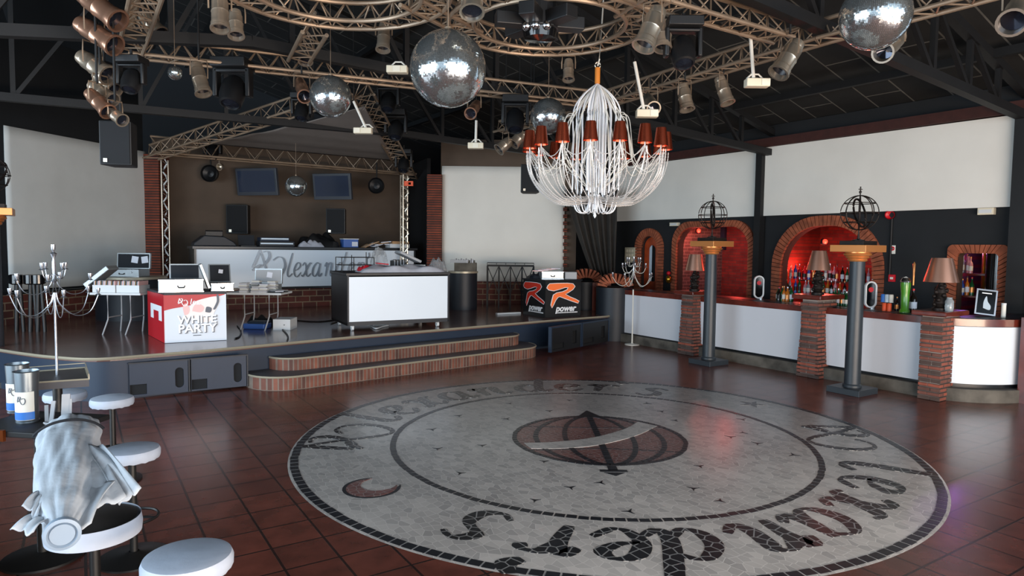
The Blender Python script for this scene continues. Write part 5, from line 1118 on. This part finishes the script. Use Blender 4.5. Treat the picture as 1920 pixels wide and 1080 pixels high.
def wrap(u,v):
    th=2*math.pi*u; t=v; r=prad(t)*.78; r*=1+.045*math.sin(th*5+t*5+math.sin(t*9))+.035*math.sin(th*9-t*8)+.035*math.sin(t*15+th*2.0)*(1 if t>.1 else 0)+.02*math.sin(th*17+t*21)
    p=axn*(t*Lp*.98+.03)+sx_*(math.cos(th)*r*1.05)+uz_*(math.sin(th)*r*.75+.01)
    return p
g=G(); g.grid(wrap,72,40); g.obj('canopy_fabric','towel',root,solid=.006)
g=G(); pts=[]
for i in range(30):
    th=R(25)+R(130)*i/29; t=.76; r=prad(t)*.90; pts.append(axn*(t*Lp+.0-.05*math.sin(th))+sx_*(math.cos(th)*r*1.07)+uz_*(math.sin(th)*r*.83+.024))
g.tube(pts,.008,6); g.obj('strap','strap',root)
for (x0,y0,x1,y1,w_) in ((122,800,124,739,.042),(88,800,87,760,.02),(95,800,101,752,.022),(132,800,133,748,.012)):
    g=G(); g.bar(at(x0,y0,3.9),at(x1,y1,3.95),w_,.012); g.obj('rib','grey_slat',root,world=True,smooth=False)
g=G(); c_=at(97,792,3.9); g.tube([c_+Vector((.04*math.cos(t),.03*math.sin(t),0)) for t in [2*math.pi*k/16 for k in range(16)]],.006,5,True); g.obj('rib_ring','grey_slat',root,world=True)
# hanging flaps of fabric
def flap(P,label_,m='towel'):
    g=G(); P=[Vector(p) for p in P]
    def fn(u,v):
        a_=P[0].lerp(P[1],u);b_=P[3].lerp(P[2],u);p=a_.lerp(b_,v); return p+Vector((0,.012*math.sin(u*9+v*4),.02*math.sin(math.pi*v)+.008*math.sin(u*14)))
    g.grid(fn,14,14); g.obj(label_,m,root,world=True,solid=.005)
flap([at(140,832,3.5),at(192,836,3.45),at(264,918,3.05),at(226,946,3.0)],'fabric_flap')
flap([at(120,850,3.4),at(190,850,3.4),at(236,935,3.02),at(150,960,2.9)],'fabric_flap')
flap([at(66,900,3.2),at(215,905,3.1),at(170,985,2.8),at(84,1010,2.74)],'fabric_fold')
flap([at(72,925,2.98),at(95,930,2.95),at(70,972,2.8),at(44,948,2.84)],'fabric_flap')
flap([at(66,968,2.85),at(100,975,2.8),at(62,1002,2.7),at(22,992,2.74)],'fabric_flap')
# dark upholstered bench at the left edge
b0=pl(-190,3.4);root=thing('bench','dark upholstered bench at the left edge in shadow','bench',(b0.x-.75,3.3,0),R(12))
G().bx(-.5,.45,-1.2,.9,0,.45).obj('seat','black_plastic',root,smooth=False,bevel=.03); G().bx(-.6,-.4,-1.2,.9,.45,1.05).obj('backrest','black_plastic',root,smooth=False,bevel=.04)
# ================================================================ BAR CONTENTS
def oldpt(px,py,X): return old(atX(px,py,X))
BT={'glass_green':'green','glass_clear':'clear','glass_dark':'dark','glass_red':'red','glass_blue':'blue','glass_amber':'amber','glass_pink':'pink'}
def bottle(p,m,h,fat,label,grp,lab=True):
    g=G(); r=fat; g.lathe([(0,0),(r,0),(r,h*.55),(r*.8,h*.64),(r*.34,h*.74),(r*.32,h*.93)],12)
    g.mi(1).lathe([(r*.36,h*.92),(r*.36,h),(0,h)],10)
    if lab: g.mi(2).lathe([(r*1.03,h*.16),(r*1.03,h*.44)],12)
    o=g.obj('bottle',[m,random.choice(['black_plastic','gold','red_plastic','silver']),random.choice(['label_white','label_white','gold','black_plastic','paper'])],loc=p,rz=random.uniform(0,6)); tag(o,label,'bottle',grp); return o
def shelf(X,ya,yb_,z,name,label,dep=.3):
    g=G(); g.bx(X-dep/2,X+dep/2,ya,yb_,z-.03,z); o=g.obj(name,'wood_red',loc=(0,0,0),rz=PSI,smooth=False); tag(o,label,'shelf'); return o
MS=list(BT)
def row(X,pxa,pxb,py,n,h,label,grp,z=None,ms=MS):
    out=[]
    for k in range(n):
        px=pxa+(pxb-pxa)*(k+.5)/n+random.uniform(-1,1); q=oldpt(px,py,X); m=random.choice(ms); zz_=z if z is not None else q.z
        bottle(W(X+random.uniform(-.04,.04),q.y,zz_),m,h*random.uniform(.85,1.12),random.uniform(.03,.043),BT[m]+' '+label,grp)
zU=oldpt(1550,526,13.0).z; zL=oldpt(1550,553,12.7).z
shelf(13.0,A3a+.25,A3b-.22,zU,'bottle_shelf','upper wooden bottle shelf inside the round red arch'); shelf(12.7,A3a+.22,A3b-.2,zL,'bottle_shelf','lower wooden bottle shelf inside the round red arch')
row(13.0,1462,1655,526,24,.33,'bottle standing in the upper row of the round arch','bottles on the upper arch shelf',zU)
row(12.7,1470,1655,553,22,.30,'bottle standing in the lower row of the round arch','bottles on the lower arch shelf',zL)
row(XB+.45,1455,1484,560,6,.27,'bottle in the cluster on the bar left of the flaring pier','bottles clustered left of the flaring pier',ZT+.006,['glass_dark','glass_green','glass_amber'])
row(XB+.5,1553,1590,565,7,.27,'beer bottle on the bar just right of the flaring pier','beer bottles right of the flaring pier',ZT+.006,['glass_green','glass_green','glass_dark'])
zP=oldpt(1808,512,12.9).z; zQ=oldpt(1808,553,12.7).z
shelf(12.9,A4a+.5,A4b-.1,zP,'bottle_shelf','purple lit upper shelf in the right hand arch'); shelf(12.7,A4a+.5,A4b-.1,zQ,'bottle_shelf','lower shelf in the right hand arch')
row(12.9,1792,1824,512,6,.3,'bottle on the purple lit shelf of the right arch','bottles on the purple shelf',zP,['glass_clear','glass_pink','glass_blue'])
row(12.7,1792,1824,553,4,.3,'bottle on the lower shelf of the right arch','bottles on the lower right shelf',zQ,['glass_amber','glass_dark','glass_blue','glass_green'])
def onbar(px,off=.3): q=oldpt(px,560,XB+off); return W(XB+off,q.y,ZT+.006)
# oval beer taps
for px,lab in ((1422,'white oval beer tap sign on the bar between the red arches'),(1632,'white oval beer tap sign right of the nearest black column')):
    root=thing('beer_tap',lab,'beer tap',onbar(px,.35),PSI-R(80)+R(47),'oval beer tap signs'); H=.42
    ov=lambda r,hh:[(r*math.cos(t),H*.5+.02+(hh if math.sin(t)>0 else -hh)+r*math.sin(t)) for t in [2*math.pi*k/32 for k in range(32)]]
    G().holed(ov(.095,.12),[ov(.07,.12)],lambda x,z,t:(x,t,z),-.02,.02).obj('oval_ring','white_plastic',root,bevel=.006)
    G().prism(ov(.069,.12),-.006,.004,lambda x,z,t:(x,t,z)).obj('dark_face','black_gloss',root); G().cyl((0,-.012,H*.5+.1),(0,-.006,H*.5+.1),.04,n=20).obj('red_roundel','red_plastic',root)
    G().lathe([(.045,0),(.045,.02),(.03,.03),(.032,.34),(.045,.36),(0,.37)],18,(.07,.06,0)).obj('tap_column','chrome',root)
root=thing('green_beer_tap','bright green cylindrical beer tap tower with silver cap','beer tap',onbar(1697,.25),PSI)
G().lathe([(0,0),(.075,0),(.072,.03),(.055,.06),(.06,.3),(.072,.42),(.07,.46),(0,.46)],26).obj('tower','green_tap',root); G().lathe([(.074,.46),(.078,.48),(.05,.53),(0,.55)],26).obj('cap','chrome',root); G().lathe([(.012,.42),(.016,.6),(.02,.74),(.0,.78)],12,(.02,-.1,0)).obj('tap_handle','gold',root)
bottle(onbar(1712,.42),'glass_dark',.36,.055,'large dark champagne bottle beside the green beer tap',None)
for k,(px,m) in enumerate(((1656,'label_blue'),(1663,'glass_pane'),(1671,'label_white'),(1659,'orange_plastic'),(1668,'orange_plastic'))):
    g=G(); g.lathe([(0,0),(.033,0),(.033,.115),(.026,.125),(0,.125)],16); p_=onbar(px,.3 if k<3 else .22); p_.z+=.13 if k<3 else 0; o=g.obj('drink_can',m,loc=p_); tag(o,['blue drink can stacked at left above the others','pale drink can stacked in the middle by the tap','white drink can stacked at right by the green tap','left orange labelled can at the bottom of the stack','right orange labelled can at the bottom of the stack'][k],'can','drink cans stacked by the green tap')
bottle(onbar(1682,.4),'glass_dark',.22,.03,'slim dark bottle between the cans and green tap',None)
root=thing('menu_frame','black tilted frame with an iced drink picture on the bar end','picture frame',onbar(1848,.75)+Vector((0,0,.02)),PSI-R(55)); Mx=Matrix.Rotation(R(-14),3,'X')@Matrix.Rotation(R(6),3,'Y')
def TM(g): g.v=[Mx@v for v in g.v]; return g
TM(G().holed([(-.13,0),(.13,0),(.13,.38),(-.13,.38)],[[(-.11,.02),(.11,.02),(.11,.36),(-.11,.36)]],lambda x,z,t:(x,t,z),0,.02)).obj('frame','silver',root,smooth=False); TM(G().bx(-.112,.112,.008,.014,.018,.362)).obj('poster','black_gloss',root,smooth=False)
TM(G().prism(spline([(-.03,.1),(.05,.08),(.06,.14),(.02,.2),(.0,.28),(-.03,.2),(-.03,.1)],4)[:-1],.003,.008,lambda x,z,t:(x,t,z))).obj('drink_picture','glass_pane',root,smooth=False); TM(G().bx(-.06,.06,.003,.008,.315,.33)).obj('poster_heading','logo_white',root,smooth=False)
root=thing('white_canister','slim white canister standing at the right end of the bar top','canister',onbar(1883,.9),0); G().lathe([(0,0),(.03,0),(.03,.17),(0,.17)],16).obj('canister_body','label_white',root); G().lathe([(.032,.17),(.032,.2),(0,.2)],16).obj('canister_cap','white_plastic',root)
root=thing('drink_dispenser','clear glass jar beside the lamp base on right pier','jar',Vector(W(XB-.12,pC[1].y-.14,pC[2])),0); G().lathe([(0,0),(.05,0),(.055,.04),(.055,.14),(.035,.17),(.035,.19)],18).obj('jar_glass','glass_clear',root)
# gold columns within arches, black column at right
for px,py0,py1,X,lab,r_ in ((1472,443,500,13.4,'gilded column seen inside the round bottle arch',.09),(1852,470,560,13.0,'gilded column seen inside the right hand arch',.11)):
    a_=oldpt(px,py1,X);b_=oldpt(px,py0,X); root=thing('gilded_column',lab,'column',W(X,a_.y,.95 if X<13.2 else a_.z),PSI); z0=0; H=b_.z-root.location.z
    G().cyl((0,0,0),(0,0,H),r_,n=20).obj('shaft','gold_shaft',root); G().lathe([(r_,H),(r_*1.3,H+.03),(r_*1.2,H+.06),(r_*1.6,H+.1),(0,H+.1)],20).obj('capital','gold',root)
a_=oldpt(1872,520,12.6); root=thing('black_column','shiny black column in the right hand arch','column',W(12.65,a_.y,.95),PSI); G().cyl((0,0,0),(0,0,1.6),.2,n=28).obj('shaft','black_gloss',root)
# wide arch: back counter with glasses, things on wall
g=G(); g.bx(13.7,14.35,A2a+.3,A2b-1.6,.95,1.55); o=g.obj('back_cabinet','door_wood',loc=(0,0,0),rz=PSI,smooth=False); tag(o,'dark red back cabinet inside the wide arch','cabinet')
g=G(); g.bx(13.75,14.2,A2a+.5,A2b-1.8,1.56,1.72); o=g.obj('glass_rack','glass_pane',loc=(0,0,0),rz=PSI,smooth=False); tag(o,'pale glass topped rack on the cabinet inside the wide arch','rack')
q=oldpt(1325,437,14.3); g=G(); g.bx(14.3,14.38,q.y-.6,q.y+.25,q.z-.45,q.z+.35); o=g.obj('dark_screen','screen',loc=(0,0,0),rz=PSI,smooth=False); tag(o,'dark blue screen on the rear wall of the wide arch','television')
# wall fittings on the bar wall
def fit(name,px0,py0,px1,py1,m,label,cat,dep=.06,X=XW):
    a_=oldpt(px0,py1,X-dep);b_=oldpt(px1,py0,X-dep); g=G(); g.bx(0,dep,0,a_.y-b_.y,0,b_.z-a_.z); o=g.obj(name,m,loc=W(X-dep,b_.y,a_.z),rz=PSI,smooth=False,bevel=.006); return tag(o,label,cat),(a_,b_)
def fith(name,px0,py0,px1,py1,m,label,cat,dep,X,detail):
    a_=oldpt(px0,py1,X-dep);b_=oldpt(px1,py0,X-dep); wy=a_.y-b_.y;hz=b_.z-a_.z; root=thing(name,label,cat,W(X-dep,b_.y,a_.z),PSI); G().bx(0,dep,0,wy,0,hz).obj('case',m,root,smooth=False,bevel=.006); detail(root,wy,hz); return root
def swd(root,wy,hz):
    for j in range(3):
        for k in range(3): G().bx(-.012,0,wy*(.15+.27*j),wy*(.33+.27*j),hz*(.12+.28*k),hz*(.3+.28*k)).obj('switch_cover','cream_plastic',root,smooth=False)
fith('switch_panel',1171,464,1190,492,'switchbox','grey beige electrical switch panel left of the arched door','switch panel',.08,XW,swd)
def em(root,wy,hz): G().bx(-.006,0,wy*.1,wy*.9,hz*.25,hz*.75).obj('diffuser','white_plastic',root,smooth=False)
fith('emergency_light',1255,417,1270,424,'cream_plastic','beige emergency light box over the bar, between the two left arches','emergency light',.1,XW,em)
fith('emergency_light',1832,389,1863,403,'cream_plastic','beige emergency light box under the right cream board','emergency light',.1,XW,em)
def sg(root,wy,hz):
    G().tube([(-.004,wy*.5+wy*.28*math.cos(t),hz*.62+wy*.28*math.sin(t)) for t in [2*math.pi*i/24 for i in range(24)]],.012,6,True).obj('red_ring','red_plastic',root); G().bx(-.004,0,wy*.42,wy*.58,hz*.55,hz*.7).obj('symbol','party_shadow',root,smooth=False)
fith('notice_sign',1668,460,1679,476,'label_white','small white notice with red ring on the dark bar wall','sign',.01,XW,sg)
def cp(root,wy,hz): G().bx(-.004,0,wy*.2,wy*.7,hz*.35,hz*.65).obj('call_plate','label_white',root,smooth=False)
fith('alarm_call_point',1665,515,1677,528,'red_plastic','red fire alarm call point above the drink cans','alarm',.05,XW,cp)
q=atX(1668,403,XW-.04); root=thing('alarm_sounder','red dome alarm sounder under the edge of the cream board','alarm',q,PSI); G().lathe([(0,-.05),(.06,-.03),(.08,.02),(.08,.05)],18,d=(-.84,-.54,0)).obj('dome','red_plastic',root)
g=G(); a_=oldpt(1672,410,XW-.03);b_=oldpt(1672,515,XW-.03); g.cyl(W(XW-.02,a_.y,a_.z),W(XW-.02,a_.y,b_.z),.02,n=8); o=g.obj('conduit_pipe','black_steel'); tag(o,'thin dark conduit running down the bar wall to the alarm','pipe')
q=oldpt(1254,516,XW-.15); root=thing('red_figure','small red and yellow hanging ornament left of the wide arch','ornament',W(XW-.16,q.y,q.z),PSI); G().sphere((0,0,.05),.05,12,8).obj('ornament_head','red_plastic',root); G().sphere((0,0,-.1),.07,12,8,1.4).obj('ornament_body','gold_shaft',root)
# right end wooden panel
e_=atz(1908,722,0.25); e2=old(e_); g=G(); g.bx(e2.x,e2.x+.5,e2.y-.6,e2.y,0,1.2); o=g.obj('bar_end_panel','wood_red',loc=(0,0,0),rz=PSI,smooth=False); tag(o,'reddish wooden panel closing the right end of the bar','panel')
